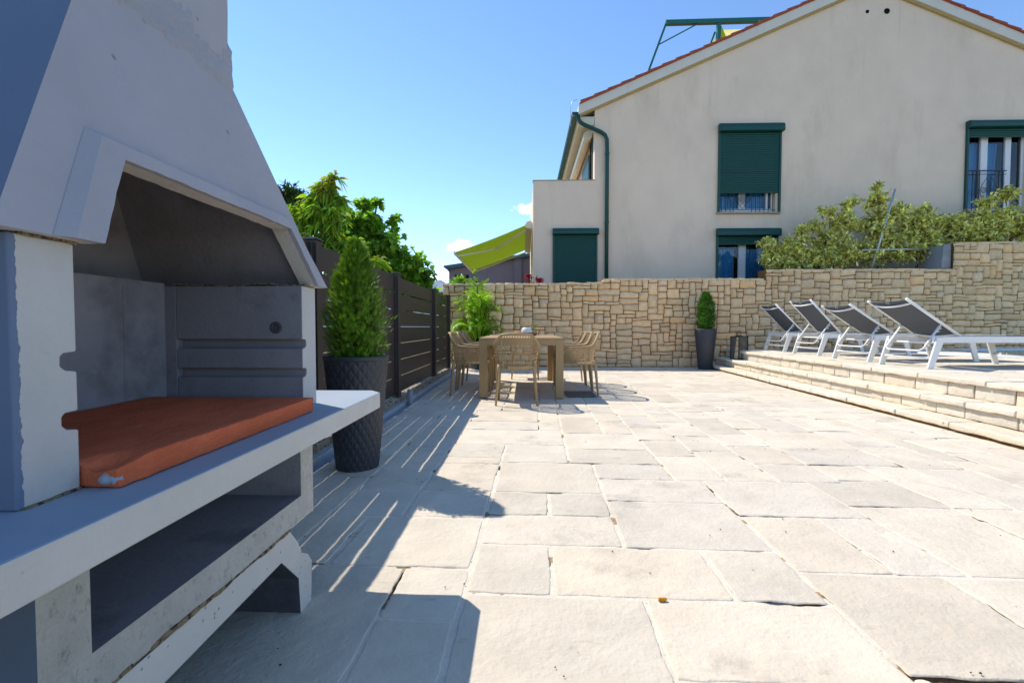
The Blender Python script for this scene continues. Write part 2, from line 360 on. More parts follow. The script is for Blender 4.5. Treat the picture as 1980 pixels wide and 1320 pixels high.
def slab_surface(mb, rect, xf, top, gap, rng, res, th=.0045, jit=.007, clampx=None, rough=.004, tint=None):
    a0, a1, b0, b1 = rect
    g = gap * rng.uniform(.6, 1.2)
    a0 += g; a1 -= g; b0 += g; b1 -= g
    if a1 - a0 < .03 or b1 - b0 < .03: return
    na = max(3, int((a1 - a0) / res)); nb = max(3, int((b1 - b0) / res))
    ta, tb = rng.uniform(-.0015, .0015), rng.uniform(-.0015, .0015); dz = rng.uniform(.0018, .0030); sd_ = rng.uniform(0, 50)
    chip = [(rng.uniform(a0, a1), rng.choice((b0, b1)), rng.uniform(.03, .07)) for _ in range(rng.randint(1, 4))]
    vs = []
    e = min(.018, (a1 - a0) / na)
    As = [a0, a0 + .0025, a0 + .006, a0 + e] + [a0 + e + (a1 - a0 - 2 * e) * i / na for i in range(1, na)] + [a1 - e, a1 - .006, a1 - .0025, a1]
    Bs = [b0, b0 + .0025, b0 + .006, b0 + e] + [b0 + e + (b1 - b0 - 2 * e) * i / nb for i in range(1, nb)] + [b1 - e, b1 - .006, b1 - .0025, b1]
    for j, b in enumerate(Bs):
        for i, a in enumerate(As):
            da = min(a - a0, a1 - a); db = min(b - b0, b1 - b); d = min(da, db)
            wob = jit * nz3(a * 5 + sd_, b * 5, 1) + jit * .5 * nz3(a * 19, b * 19, sd_)
            wob2 = jit * nz3(a * 5, b * 5 + sd_, 7) + jit * .5 * nz3(a * 21, b * 17, sd_ + 3)
            edge = max(0, 1 - d / .03)
            wob += .0035 * nz3(a * 55, b * 55, sd_); wob2 += .0035 * nz3(a * 52, b * 58, sd_ + 9)
            z = top + dz + ta * (a - (a0 + a1) / 2) / .4 + tb * (b - (b0 + b1) / 2) / .4
            z += rough * fbm(a * 4.2 + sd_, b * 6.2, 0) + rough * .55 * fbm(a * 15, b * 26 + sd_, 0, 3)
            fl = fbm(a * 3.1, b * 3.1 + sd_, 5, 3)            # stepped flakes like riven stone
            z += rough * .8 * (math.floor(fl * 4) / 4)
            if d < 1e-6: z -= th
            elif d < .003: z -= .0005
            
            for (ca, cb, cr) in chip:
                q = math.hypot(a - ca, (b - cb) * 2)
                if q < cr and d < .03: z -= .006 * (1 - q / cr)
            # soften the corners
            cxr = .012
            pa = a + wob * edge; pb = b + wob2 * edge
            if da < cxr and db < cxr:
                pa += (cxr - da) * .25 * (1 if a - a0 < a1 - a else -1) * (1 - db / cxr); pb += (cxr - db) * .25 * (1 if b - b0 < b1 - b else -1) * (1 - da / cxr)
            if d > .0024: z = max(z, top + .0009)
            x, y = xf(pa, pb)
            if clampx is not None and x < clampx: x = clampx
            vs.append((x, y, z))
    W_ = len(As); fs = [(j * W_ + i, j * W_ + i + 1, (j + 1) * W_ + i + 1, (j + 1) * W_ + i) for j in range(len(Bs) - 1) for i in range(W_ - 1)]
    mb.add(vs, fs, 0, tint)

def stone_tint(rng, base=1.0, var=.07, warm=.04):
    v = base + rng.uniform(-var, var); w = rng.uniform(-warm, warm)
    return (v * (1 + w), v, v * (1 - w * 1.3))

TH = .033
CT, ST = math.cos(TH), math.sin(TH)
def patio_xy(a, b): return (a * CT + b * ST, -a * ST + b * CT)

rng = random.Random(5)
fixed = [(-.50, -.25, .80, 1.35), (-.50, -.25, 1.35, 1.65), (-.80, -.25, 1.65, 2.10), (-1.0, -.50, .80, 1.65),
         (-1.0, -.65, 2.10, 2.45), (-.65, -.25, 2.10, 2.45), (-.65, -.25, 2.45, 2.95), (-.65, -.25, 2.95, 3.10), (-.65, -.25, 3.10, 3.45), (-1.0, -.65, 2.45, 2.80),
         (-.25, .35, .80, 1.50), (-.25, .05, 1.50, 1.85), (-.25, .35, 1.85, 2.15), (-.25, .05, 2.15, 2.45), (.05, .35, 2.15, 2.45), (-.25, .35, 2.45, 3.0), (-.25, .20, 3.0, 3.45),
         (.05, .65, 1.50, 1.85), (.65, .95, 1.50, 1.85), (.35, .95, 1.85, 2.35), (.35, .95, 1.15, 1.50), (.35, .95, .75, 1.15), (.35, .80, 2.70, 3.0), (.35, .95, 2.35, 2.70),
         (.95, 1.30, 1.70, 2.20), (1.30, 1.55, 1.70, 2.20), (.95, 1.55, 2.20, 2.70), (1.55, 2.05, 1.70, 2.35), (.95, 1.45, 1.20, 1.70), (1.45, 2.05, 1.15, 1.70), (1.55, 2.05, 2.35, 2.75),
         (2.05, 2.35, 2.35, 3.05), (1.40, 1.75, 2.70, 3.05), (1.10, 1.40, 2.70, 3.35), (1.75, 2.35, 3.05, 3.45), (2.05, 2.55, 1.70, 2.35)]
rects = pack(-2.0, 4.3, -.6, 10.6, .05, rng, fixed, wr=(9, 16), hr=(6, 11))
mb = MB()
for r_ in rects:
    if (r_[0] + r_[1]) / 2 * CT + (r_[2] + r_[3]) / 2 * ST < -1.34 or r_[3] < .3: continue
    mid = (r_[2] + r_[3]) / 2
    res = .022 if mid < 2.6 else (.035 if mid < 4 else .07)
    slab_surface(mb, r_, patio_xy, 0.0, .0075, rng, res, clampx=-1.30, rough=.0044 if mid < 4 else .0028, tint=stone_tint(rng, rng.choice((1.0, 1.0, 1.02, 1.0, .93)), .04, .02))
tag(mb.build('patio_paving', M['paving'], smooth=True, recalc=False), kind='structure')
# grout bed between the slabs
mb = MB(); n1, n2 = 230, 330
for j in range(n2 + 1):
    for i in range(n1 + 1):
        x = -1.30 + 6.3 * i / n1; y = .1 + 10.2 * (j / n2) ** 1.35
        mb.v.append((x, y, min(.0002, -.0009 + .0020 * fbm(x * 9, y * 9, 3, 3)) - .040 * max(0, fbm(x * 3.2, y * 6.5, 9, 3) - .26)))
mb.f = [(j * (n1 + 1) + i, j * (n1 + 1) + i + 1, (j + 1) * (n1 + 1) + i + 1, (j + 1) * (n1 + 1) + i) for j in range(n2) for i in range(n1)]; mb.m = [0] * len(mb.f)
mb.c = [((.62, .50, .36) if mb.v[f[0]][2] < -.0085 else (1, 1, 1)) for f in mb.f]
tag(mb.build('paving_grout', M['grout'], smooth=True, recalc=False), kind='structure')

# ground sheet to the horizon, hill far away
mb = MB(); mb.box(-4000, 4000, -3000, 5000, -1.0, -.06)
tag(mb.build('ground', M['ground']), kind='structure')
mb = MB(); nn = 60
for j in range(14):
    for i in range(nn + 1):
        x = -1500 + 1900 * i / nn; t = j / 13
        hgt = (250 + 55 * nz3(x / 260, 1) + 22 * nz3(x / 70, 4)) * math.sin(t * PI / 2) * (1 + .12 * nz3(x / 90, t * 5, 8))
        mb.v.append((x, 2300 + 900 * t, -2 + hgt * 1.22))
mb.f = [(j * (nn + 1) + i, j * (nn + 1) + i + 1, (j + 1) * (nn + 1) + i + 1, (j + 1) * (nn + 1) + i) for j in range(13) for i in range(nn)]; mb.m = [0] * len(mb.f); mb.c = [None] * len(mb.f)
tag(mb.build('hills', M['hill'], smooth=True, recalc=False), kind='structure')

# gutter, rim and the fence plinth
mb = MB(); mb.box(-1.385, -1.30, .1, 10.2, -.05, -.020)
tag(mb.build('gutter_channel', M['basin']), kind='structure')
def rough_strip(name, x0, x1, y0, y1, z0, z1, m_, amp, res=.05, drop=0):
    mb = MB(); ny = int((y1 - y0) / res); prof = [(x1, z0), (x1 - drop * .3, z1 - .012 - drop), (x1 - .012 - drop * .5, z1 - drop * .3), ((x0 + x1) / 2, z1), (x0, z1), (x0, z0)]
    for j in range(ny + 1):
        y = y0 + (y1 - y0) * j / ny
        for q, (x, z) in enumerate(prof):
            a_ = amp if 0 < q < 5 else amp * .4
            mb.v.append((x + a_ * fbm(y * 7, q * 3.1, 1), y, z + a_ * fbm(y * 9, q * 2.3, 6)))
    W_ = len(prof)
    mb.f = [(j * W_ + i, j * W_ + i + 1, (j + 1) * W_ + i + 1, (j + 1) * W_ + i) for j in range(ny) for i in range(W_ - 1)]; mb.m = [0] * len(mb.f); mb.c = [None] * len(mb.f)
    return mb.build(name, m_, smooth=False)
tag(rough_strip('gutter_rim', -1.45, -1.385, .1, 10.2, -.05, .022, M['rim'], .006), kind='structure')
tag(rough_strip('plinth', -1.62, -1.45, .1, 10.2, -.05, .085, M['plinth'], .022, .035), 'rough broken concrete footing strip running under the dark slatted fence', 'footing')

# ------------------------------------------------------------------ slatted fence
FX = -1.5
t = thing('slatted_fence', 'dark brown aluminium fence of wide horizontal boards along the left edge of the patio', 'fence', (FX, 5, 0))
posts = [-1.0, 1.1, 3.22, 5.30, 7.50, 8.97]
for y in posts:
    mb = MB(); mb.box(-.045, .045, y - 5 - .045, y - 5 + .045, .02, 1.512)
    p = mb.build('post', M['alu_dark'], t, bevel=.004)
    mb = MB(); mb.box(-.056, .056, y - 5 - .056, y - 5 + .056, 1.513, 1.524); mb.box(-.045, .045, y - 5 - .045, y - 5 + .045, 1.5245, 1.530)
    mb.build('post_cap', M['alu_cap'], p, bevel=.003)
    mb = MB()
    for s_ in (-1, 1): mb.box(-.022, .022, y - 5 + s_ * .046 - .004 + (.0 if s_ > 0 else -.03), y - 5 + s_ * .046 + .004 + (.03 if s_ > 0 else 0), .09, 1.495)
    mb.build('mounting_channel', M['alu_dark'], p)
for a, b in zip(posts[:-1], posts[1:]):
    mb = MB()
    for k in range(7):
        z = 1.495 - .198 * k
        gp = .0155 if k == 0 else (.0086 if k == 1 else .0060)
        mb.box(-.002, .002, a - 5 + .058, b - 5 - .058, z - .198 + gp, z)
    mb.build('board_panel', M['alu_dark'], t, bevel=.003)

# ------------------------------------------------------------------ stone wall
rng = random.Random(11)
def wall_top(x):
    if x < 1.76: return 1.885 + .012 * x
    if x < 5.36: return 1.985
    if x < 9.46: return 2.18
    return 2.76
WY = 10.3
t = thing('stone_wall', 'long honey coloured rubble stone wall stepping up towards the right behind the patio', 'wall', (4, WY, 0))
mb = MB(); u = .070
segs = [(-1.84, 1.76), (1.76, 5.36), (5.36, 9.46), (9.46, 15.6)]
H0 = 2.76 + .2
na = int(17.44 / u); nb = int(2.79 / u) + 2
occ = np.zeros((na, nb), bool)
for i in range(na):
    x = -1.84 + (i + .5) * u; k = int(round(wall_top(x) / u)); occ[i, k:] = True
stones = []
for j in range(nb):
    for i in range(na):
        if occ[i, j]: continue
        r_ = rng.random()
        if r_ < .12: w, h = 2, rng.randint(3, 4)
        elif r_ < .28: w, h = rng.randint(2, 3), 2
        elif r_ < .42: w, h = rng.randint(3, 4), 3
        elif r_ < .56: w, h = rng.randint(3, 6), 1
        else: w, h = rng.randint(3, 6), 2
        k = 0
        while k < w and i + k < na and not occ[i + k, j]: k += 1
        tt = k
        while i + tt < na and tt < k + 2 and not occ[i + tt, j]: tt += 1
        if tt == k + 1 and (i + tt >= na or occ[i + tt, j]): k = tt
        w = k; hh = 0
        while hh < h and j + hh < nb and not occ[i:i + w, j + hh].any(): hh += 1
        occ[i:i + w, j:j + hh] = True
        stones.append((i, i + w, j, j + hh))
def warp(x, z):
    return (x + .030 * nz3(x * 3.1, z * 5.3, 2) + .012 * nz3(x * 11, z * 13, 4), z + .026 * nz3(x * 3.3, z * 4.1, 9) + .008 * nz3(x * 12, z * 11, 14))
for (i0, i1, j0, j1) in stones:
    x0, x1, z0, z1 = -1.84 + i0 * u, -1.84 + i1 * u, j0 * u, j1 * u
    g = rng.uniform(.002, .007); x0 += g; x1 -= g; z0 += g; z1 -= g
    prot = rng.uniform(.014, .044); bul = rng.uniform(.004, .014); tx, tz = rng.uniform(-.012, .012), rng.uniform(-.012, .012)
    n_ = max(4, int((x1 - x0) / .035)); m_ = max(4, int((z1 - z0) / .03)); vs = []
    ct = rng.uniform(.006, .016); sd_ = rng.uniform(0, 99)
    for q in range(m_ + 1):
        for p in range(n_ + 1):
            fx, fz = p / n_, q / m_
            x = x0 + (x1 - x0) * fx; z = z0 + (z1 - z0) * fz
            ex = min(fx, 1 - fx) * 2; ez = min(fz, 1 - fz) * 2
            if p in (0, n_) and q in (0, m_):
                x += ct * (1 if p == 0 else -1) * .55; z += ct * (1 if q == 0 else -1) * .55
            xx, zz = warp(x, z)
            d = prot + bul * (min(1, ex * 1.6) * min(1, ez * 1.6)) + tx * (fx - .5) + tz * (fz - .5) + .007 * fbm(x * 14 + sd_, z * 14, 0, 3)
            if p in (0, n_) or q in (0, m_): d = -.004
            elif p in (1, n_ - 1) or q in (1, m_ - 1): d -= .005
            if p in (1, n_ - 1) and (i1 - i0) > 1: xx += (x0 - x) * .55 * (1 if p == 1 else 0) + (x1 - x) * .55 * (1 if p == n_ - 1 else 0)
            if q in (1, m_ - 1): zz += (z0 - z) * .5 * (1 if q == 1 else 0) + (z1 - z) * .5 * (1 if q == m_ - 1 else 0)
            vs.append((xx - 4, -d, zz))
    W_ = n_ + 1
    tn = stone_tint(rng, 1.0, .12, .04)
    if rng.random() < .06: tn = (tn[0] * 1.02, tn[1] * .95, tn[2] * .86)
    mb.add(vs, [(q * W_ + p, q * W_ + p + 1, (q + 1) * W_ + p + 1, (q + 1) * W_ + p) for q in range(m_) for p in range(n_)], 0, tn)
mb.build('stone_face', M['wallstone'], t, smooth=True, recalc=False)
mb = MB()
for (a, b) in segs:
    top = wall_top((a + b) / 2) - .012
    mb.box(a - 4 + .01, b - 4 - (.0 if b > 15 else 0.0), .001, .34, 0, top)
mb.build('wall_core', M['mortar'], t)
mb = MB()          # rough top stones
for (a, b) in segs:
    x = a
    while x < b - .05:
        w = min(rng.uniform(.22, .5), b - x)
        zt = wall_top(x + w / 2) + rng.uniform(.0, .014)
        slab = (x - 4 + .006, x - 4 + w - .006, -.02, .34); x += w
        vs = []; n_ = 5
        for q in range(4):
            for p in range(n_ + 1):
                xx = slab[0] + (slab[1] - slab[0]) * p / n_; yy = slab[2] + (slab[3] - slab[2]) * q / 3
                vs.append((xx, yy, zt - .01 + .012 * fbm(xx * 8, yy * 8, 4)))
        k = len(vs); vs += [(v[0], v[1], zt - .05) for v in vs[:n_ + 1]] + [(v[0], v[1], zt - .05) for v in vs[3 * (n_ + 1):4 * (n_ + 1)]]
        W_ = n_ + 1
        fs = [(q * W_ + p, q * W_ + p + 1, (q + 1) * W_ + p + 1, (q + 1) * W_ + p) for q in range(3) for p in range(n_)]
        fs += [(p + 1, p, k + p, k + p + 1) for p in range(n_)] + [(3 * W_ + p, 3 * W_ + p + 1, k + W_ + p + 1, k + W_ + p) for p in range(n_)]
        mb.add(vs, fs, 0, stone_tint(rng, 1.02, .1, .04))
mb.build('cap_stones', M['wallstone'], t, smooth=False)

# ------------------------------------------------------------------ steps and pool deck
SX, SK = 3.44, .058
def step_xy(a, b): return (SX + a + SK * b, b)
rng = random.Random(3)
def rough_block(mb, x0, x1, y0, y1, z0, z1, rng, r=.012, amp=.006, tint=None, sk=True, res=.07):
    """rounded, slightly uneven block: a subdivided box pulled in at its edges"""
    nx, ny, nz_ = max(2, int((x1 - x0) / res)), max(2, int((y1 - y0) / res)), max(2, int((z1 - z0) / .03))
    def ax(a, b, n):
        return [a, a + r * .5] + [a + r + (b - a - 2 * r) * i / n for i in range(n + 1)] + [b - r * .5, b]
    X, Y, Z = ax(x0, x1, nx), ax(y0, y1, ny), ax(z0, z1, nz_)
    s_ = rng.uniform(0, 90); idx = {}; vs = []
    def V(i, j, k):
        key = (i, j, k)
        if key in idx: return idx[key]
        p = Vector((X[i], Y[j], Z[k])); c = Vector((min(max(p.x, x0 + r), x1 - r), min(max(p.y, y0 + r), y1 - r), min(max(p.z, z0 + r), z1 - r)))
        d = p - c
        if d.length > 1e-9: p = c + d.normalized() * r
        p += Vector((nz3(p.x * 9 + s_, p.y * 9, p.z * 9), nz3(p.x * 9, p.y * 9 + s_, p.z * 9), nz3(p.x * 9, p.y * 9, p.z * 9 + s_))) * amp
        p += Vector((nz3(p.x * 34, p.y * 34, s_), 0, nz3(p.x * 31, p.y * 37, s_ + 5))) * amp * .5
        if sk: p.x += SX + SK * p.y
        idx[key] = len(vs); vs.append(tuple(p)); return idx[key]
    fs = []
    I, J, K = len(X) - 1, len(Y) - 1, len(Z) - 1
    for i in range(I):
        for j in range(J): fs += [(V(i, j, K), V(i + 1, j, K), V(i + 1, j + 1, K), V(i, j + 1, K)), (V(i, j + 1, 0), V(i + 1, j + 1, 0), V(i + 1, j, 0), V(i, j, 0))]
    for i in range(I):
        for k in range(K): fs += [(V(i, 0, k), V(i + 1, 0, k), V(i + 1, 0, k + 1), V(i, 0, k + 1)), (V(i + 1, J, k), V(i, J, k), V(i, J, k + 1), V(i + 1, J, k + 1))]
    for j in range(J):
        for k in range(K): fs += [(V(0, j + 1, k), V(0, j, k), V(0, j, k + 1), V(0, j + 1, k + 1)), (V(I, j, k), V(I, j + 1, k), V(I, j + 1, k + 1), V(I, j, k + 1))]
    mb.add(vs, fs, 0, tint)
ts = thing('stone_steps', 'three broad pale limestone steps climbing from the patio to the pool deck', 'steps', (0, 0, 0))
spec = [(0.0, .27, .03, .082, None), (.215, .27, .185, .237, (.085, .183)), (.430, .45, .363, .415, (.238, .361))]
for (off, dep, z0, z1, riser) in spec:
    mb = MB(); y = .4
    while y < 10.25:
        w = min(rng.uniform(.36, .78), 10.27 - y)
        rough_block(mb, off - rng.uniform(0, .008), off + dep, y + .004, y + w - .004, z0 + rng.uniform(-.002, .002), z1 + rng.uniform(-.003, .003), rng, .011, .007, stone_tint(rng, 1.03, .06, .03))
        y += w
    mb.build('tread', M['step'], ts, smooth=True, recalc=False)
    if riser:
        mb = MB(); y = .3
        while y < 10.25:
            w = min(rng.uniform(.26, .52), 10.27 - y)
            rough_block(mb, off + .030 + rng.uniform(0, .006), off + .16, y + .005, y + w - .005, riser[0], riser[1], rng, .009, .006, stone_tint(rng, 1.0, .07, .03))
            y += w
        mb.build('riser', M['step'], ts, smooth=True, recalc=False)
mb = MB()
mb.hexa([(SX + .035 + SK * .3, .3, -.05), (SX + .5 + SK * .3, .3, -.05), (SX + .5 + SK * 10.27, 10.27, -.05), (SX + .035 + SK * 10.27, 10.27, -.05),
         (SX + .035 + SK * .3, .3, .029), (SX + .5 + SK * .3, .3, .029), (SX + .5 + SK * 10.27, 10.27, .029), (SX + .035 + SK * 10.27, 10.27, .029)])
mb.hexa([(SX + .26 + SK * .3, .3, .03), (SX + .6 + SK * .3, .3, .03), (SX + .6 + SK * 10.27, 10.27, .03), (SX + .26 + SK * 10.27, 10.27, .03),
         (SX + .26 + SK * .3, .3, .183), (SX + .6 + SK * .3, .3, .183), (SX + .6 + SK * 10.27, 10.27, .183), (SX + .26 + SK * 10.27, 10.27, .183)])
mb.hexa([(SX + .475 + SK * .3, .3, .184), (SX + .8 + SK * .3, .3, .184), (SX + .8 + SK * 10.27, 10.27, .184), (SX + .475 + SK * 10.27, 10.27, .184),
         (SX + .475 + SK * .3, .3, .36), (SX + .8 + SK * .3, .3, .36), (SX + .8 + SK * 10.27, 10.27, .36), (SX + .475 + SK * 10.27, 10.27, .36)])
mb.build('core', M['mortar'], ts)
rects = pack(.88, 12.4, .6, 10.25, .07, rng, (), wr=(5, 10), hr=(4, 8))
mb = MB()
for r_ in rects: slab_surface(mb, r_, step_xy, .415, .006, rng, .12, th=.012, jit=.004, rough=.002, tint=stone_tint(rng, 1.02, .05, .02))
tag(mb.build('pool_deck', M['paving'], smooth=True, recalc=False), kind='structure')
mb = MB(); mb.hexa([(SX + .8 + SK * .3, .3, -.05), (17, .3, -.05), (17, 10.27, -.05), (SX + .8 + SK * 10.27, 10.27, -.05), (SX + .8 + SK * .3, .3, .409), (17, .3, .409), (17, 10.27, .409), (SX + .8 + SK * 10.27, 10.27, .409)])
tag(mb.build('deck_base', M['grout']), kind='structure')
# pool: white rim and water
tp = thing('swimming_pool', 'round edged swimming pool with broad white rim beside the sun loungers', 'pool', (11.6, 8.30, .415))
def ell(rx, ry, n=96): return [(rx * math.cos(2 * PI * i / n), ry * math.sin(2 * PI * i / n)) for i in range(n)]
mb = MB(); n_ = 96; rings = [(4.45, 1.92, .004), (4.44, 1.91, .03), (4.40, 1.88, .036), (3.80, 1.40, .036), (3.77, 1.38, .030), (3.76, 1.37, .012)]
for (rx, ry, z) in rings: mb.v += [(x, y, z) for x, y in ell(rx, ry)]
for q in range(len(rings) - 1):
    for i in range(n_): mb.f.append((q * n_ + i, q * n_ + (i + 1) % n_, (q + 1) * n_ + (i + 1) % n_, (q + 1) * n_ + i)); mb.m.append(0); mb.c.append(None)
mb.build('pool_rim', M['poolrim'], tp, smooth=True)
mb = MB(); mb.v = [(x, y, .016) for x, y in ell(3.765, 1.375)]; mb.f = [tuple(range(n_))]; mb.m = [0]; mb.c = [None]
mb.build('water', M['water'], tp)

def wb(mb, name, m, parent, **k):
    """build geometry given in world metres as a part of parent (parent is unrotated)"""
    p = Vector((0, 0, 0)); q = parent
    while q: p += q.location; q = q.parent
    o = mb.build(name, m, parent, **k); o.location = -p
    return o

# ------------------------------------------------------------------ masonry barbecue
bq = thing('masonry_barbecue', 'large grey prefabricated concrete barbecue with hood, chimney and terracotta hearth slab in the left foreground', 'barbecue', (-.92, 1.05, 0))
FXB = -.70
# base: profile in Y,Z extruded along X; front face light, all other faces a darker grey
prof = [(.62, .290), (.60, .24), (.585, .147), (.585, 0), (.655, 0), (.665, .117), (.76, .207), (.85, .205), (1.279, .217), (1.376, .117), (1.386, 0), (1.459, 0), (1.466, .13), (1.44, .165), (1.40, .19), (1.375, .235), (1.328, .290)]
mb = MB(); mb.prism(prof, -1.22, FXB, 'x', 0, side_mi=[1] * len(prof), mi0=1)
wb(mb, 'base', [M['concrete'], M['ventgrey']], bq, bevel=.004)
# storage box: open at the front
y0, y1, z0, z1 = .622, 1.478, .296, .588
mb = MB()
out = [(y0, z0), (y1, z0), (y1, z1), (y0, z1)]; ins = [(.704, .371), (1.397, .371), (1.397, z1 - .003), (.704, z1 - .003)]
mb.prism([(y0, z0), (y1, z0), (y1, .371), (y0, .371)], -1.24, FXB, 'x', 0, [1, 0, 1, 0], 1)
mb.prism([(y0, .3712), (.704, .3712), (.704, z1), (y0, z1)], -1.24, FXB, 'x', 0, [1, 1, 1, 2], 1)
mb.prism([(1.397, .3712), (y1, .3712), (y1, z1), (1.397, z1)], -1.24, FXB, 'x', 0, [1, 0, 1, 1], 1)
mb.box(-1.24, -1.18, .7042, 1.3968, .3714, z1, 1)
wb(mb, 'storage_box', [M['concrete_rough'], M['inner_grey'], M['shaded_side_paint']], bq, recalc=True)
# counter slab with one chamfered far corner
poly = [(-1.30, .02), (-.60, .02), (-.555, .07), (-.555, 1.737), (-.602, 1.792), (-1.30, 1.792)]
mb = MB(); mb.prism(poly, .589, .648, 'z', 0, side_mi=[2, 1, 1, 1, 1, 2])
wb(mb, 'counter', [M['counter'], M['concrete'], M['shaded_side_paint']], bq, bevel=.004)
# firebox walls with the two grooves for the grills
def side_profile(outer, inner, d):
    g = .025 * d
    z0, z1 = .6485, 1.028
    return [(outer, z0), (inner, z0), (inner, .742), (inner + g * .7, .745), (inner + g, .752), (inner + g, .765), (inner + g * .8, .770), (inner, .771), (inner, .832), (inner + g * .7, .835), (inner + g, .841), (inner + g, .855), (inner + g * .8, .860), (inner, .862), (inner, z1), (outer, z1)]
for nm, outer, inner, d in (('near', .594, .684, -1), ('far', 1.492, 1.401, 1)):
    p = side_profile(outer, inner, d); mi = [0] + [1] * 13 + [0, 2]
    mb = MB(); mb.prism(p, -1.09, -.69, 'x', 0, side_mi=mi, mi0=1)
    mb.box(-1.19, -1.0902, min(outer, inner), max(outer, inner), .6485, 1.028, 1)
    w = wb(mb, 'side_wall', [M['post_front'], M['inner_grey'], M['shaded_side_paint']], bq, bevel=.003)
mb = MB(); mb.box(-1.19, -1.125, .6845, 1.4005, .6487, 1.036); mb.box(-1.1249, -1.1238, 1.25, 1.2515, .68, 1.02)
wb(mb, 'back_wall', M['inner_grey'], bq, bevel=.002)
mb = MB(); mb.lathe([(.004, 0), (.017, 0), (.019, .004), (.013, .006), (.012, .001), (.001, .0005)], 20)
o = wb(mb, 'vent_hole', M['ventgrey'], bq); o.rotation_euler = (R(90), 0, 0); o.location = Vector((-.771, 1.4008, .898)) - Vector(bq.location)
# hearth slab
mb = MB(); xs = [-1.12 + (.49) * i / 24 for i in range(25)]; ys = [.686 + (.660) * i / 34 for i in range(35)]
rng = random.Random(2)
hs = bmesh.new()
def grid_block(mb, x0, x1, y0, y1, z0, z1, res, r, amp, fn=None):
    tmp = MB(); rough_block(tmp, x0, x1, y0, y1, z0, z1, random.Random(8), r, amp, None, False, res)
    if fn: tmp.v = [fn(v) for v in tmp.v]
    mb.add(tmp.v, tmp.f)
def nick(v):
    x, y, z = v
    d = math.hypot((y - .70), (x + .655) * 1.0)
    if d < .045 and z > .66: z -= (.045 - d) * .55; x -= (.045 - d) * .4
    if x > -.64: x += .004 * nz3(y * 40, z * 40)
    return (x, y, z)
mb = MB(); grid_block(mb, -1.12, -.628, .687, 1.338, .6495, .690, .014, .0035, .0014, nick)
o = wb(mb, 'hearth_slab', M['brick'], bq, smooth=True, recalc=False); o['label'] = 'orange terracotta hearth slab with a chipped front corner'
# second row of slab behind the far post's foot
# hood: sheared frustum shell with a trapezoid mouth in its front
HZ0, HZ1 = 1.03, 1.545
def fx(z): return -.668 - .196 * (z - 1.03)
nb0, nt0, fb0, ft0 = .558, .800, 1.520, 1.182
th = .045
def chip_line(pts, amp, seed, step=.022):
    o = []
    for (a, b) in zip(pts[:-1], pts[1:]):
        n_ = max(1, int(math.hypot(b[0] - a[0], b[1] - a[1]) / step))
        for k in range(n_):
            f = k / n_; j = amp * (nz3((a[0] + (b[0] - a[0]) * f) * 60, (a[1] + (b[1] - a[1]) * f) * 60, seed)) if (k or o) else 0
            o.append((a[0] + (b[0] - a[0]) * f + j, a[1] + (b[1] - a[1]) * f + (abs(j) if k else 0)))
    o.append(pts[-1]); return o
MOUTH = [(.700, HZ0), (.775, 1.187), (1.335, 1.189), (1.440, HZ0)]
def hood_front(off, flip):
    mouth = chip_line(MOUTH, .004, 3)
    pts = [(nb0 + off, HZ0)] + mouth + [(fb0 - off, HZ0), (ft0 - off, HZ1), (nt0 + off, HZ1)]
    return [(fx(z) - off, y, z) for y, z in pts]
mb = MB()
o_, i_ = hood_front(0, 0), hood_front(th, 1)
nh = len(o_); nm_ = nh - 4
mb.add(o_ + i_, [tuple(range(nh)), tuple(nh + k for k in reversed(range(nh)))] + [(k, k + 1, nh + k + 1, nh + k) for k in range(nm_ + 1)])
mb.m[-(nm_ + 3):] = [0, 1] + [2] * (nm_ + 1)
bxo, bto = -1.30, -1.16
A = [(fx(HZ0), nb0, HZ0), (bxo, nb0, HZ0), (bto, nt0, HZ1), (fx(HZ1), nt0, HZ1)]
B = [(fx(HZ0), fb0, HZ0), (bxo, fb0, HZ0), (bto, ft0, HZ1), (fx(HZ1), ft0, HZ1)]
Ai = [(fx(HZ0) - th, nb0 + th, HZ0), (bxo + th, nb0 + th, HZ0), (bto + th, nt0 + th, HZ1), (fx(HZ1) - th, nt0 + th, HZ1)]
Bi = [(fx(HZ0) - th, fb0 - th, HZ0), (bxo + th, fb0 - th, HZ0), (bto + th, ft0 - th, HZ1), (fx(HZ1) - th, ft0 - th, HZ1)]
mb.add(A, [(0, 1, 2, 3)], 3); mb.add(B, [(3, 2, 1, 0)], 3); mb.add([A[1], B[1], B[2], A[2]], [(0, 1, 2, 3)], 3)
mb.add(Ai, [(3, 2, 1, 0)], 1); mb.add(Bi, [(0, 1, 2, 3)], 1); mb.add([Ai[1], Bi[1], Bi[2], Ai[2]], [(3, 2, 1, 0)], 1)
mb.add([A[0], A[1], Ai[1], Ai[0]], [(0, 1, 2, 3)], 2); mb.add([B[0], B[1], Bi[1], Bi[0]], [(3, 2, 1, 0)], 2); mb.add([A[1], B[1], Bi[1], Ai[1]], [(0, 1, 2, 3)], 2)
h = wb(mb, 'hood', [M['hood'], M['inner_grey'], M['concrete'], M['shaded_side_paint']], bq, recalc=False)
mb = MB()          # raised frame round the mouth, with a sloping shoulder
inn = chip_line(MOUTH, .004, 3)
def follow(pts, ref):      # resample pts so that it has as many points per side as ref
    o = []
    for (a, b), (c, d) in zip(zip(pts[:-1], pts[1:]), zip(MOUTH[:-1], MOUTH[1:])):
        n_ = max(1, int(math.hypot(d[0] - c[0], d[1] - c[1]) / .022))
        o += [(a[0] + (b[0] - a[0]) * k / n_, a[1] + (b[1] - a[1]) * k / n_) for k in range(n_)]
    return o + [pts[-1]]
out = follow([(.654, HZ0), (.738, 1.214), (1.350, 1.219), (1.505, HZ0)], inn)
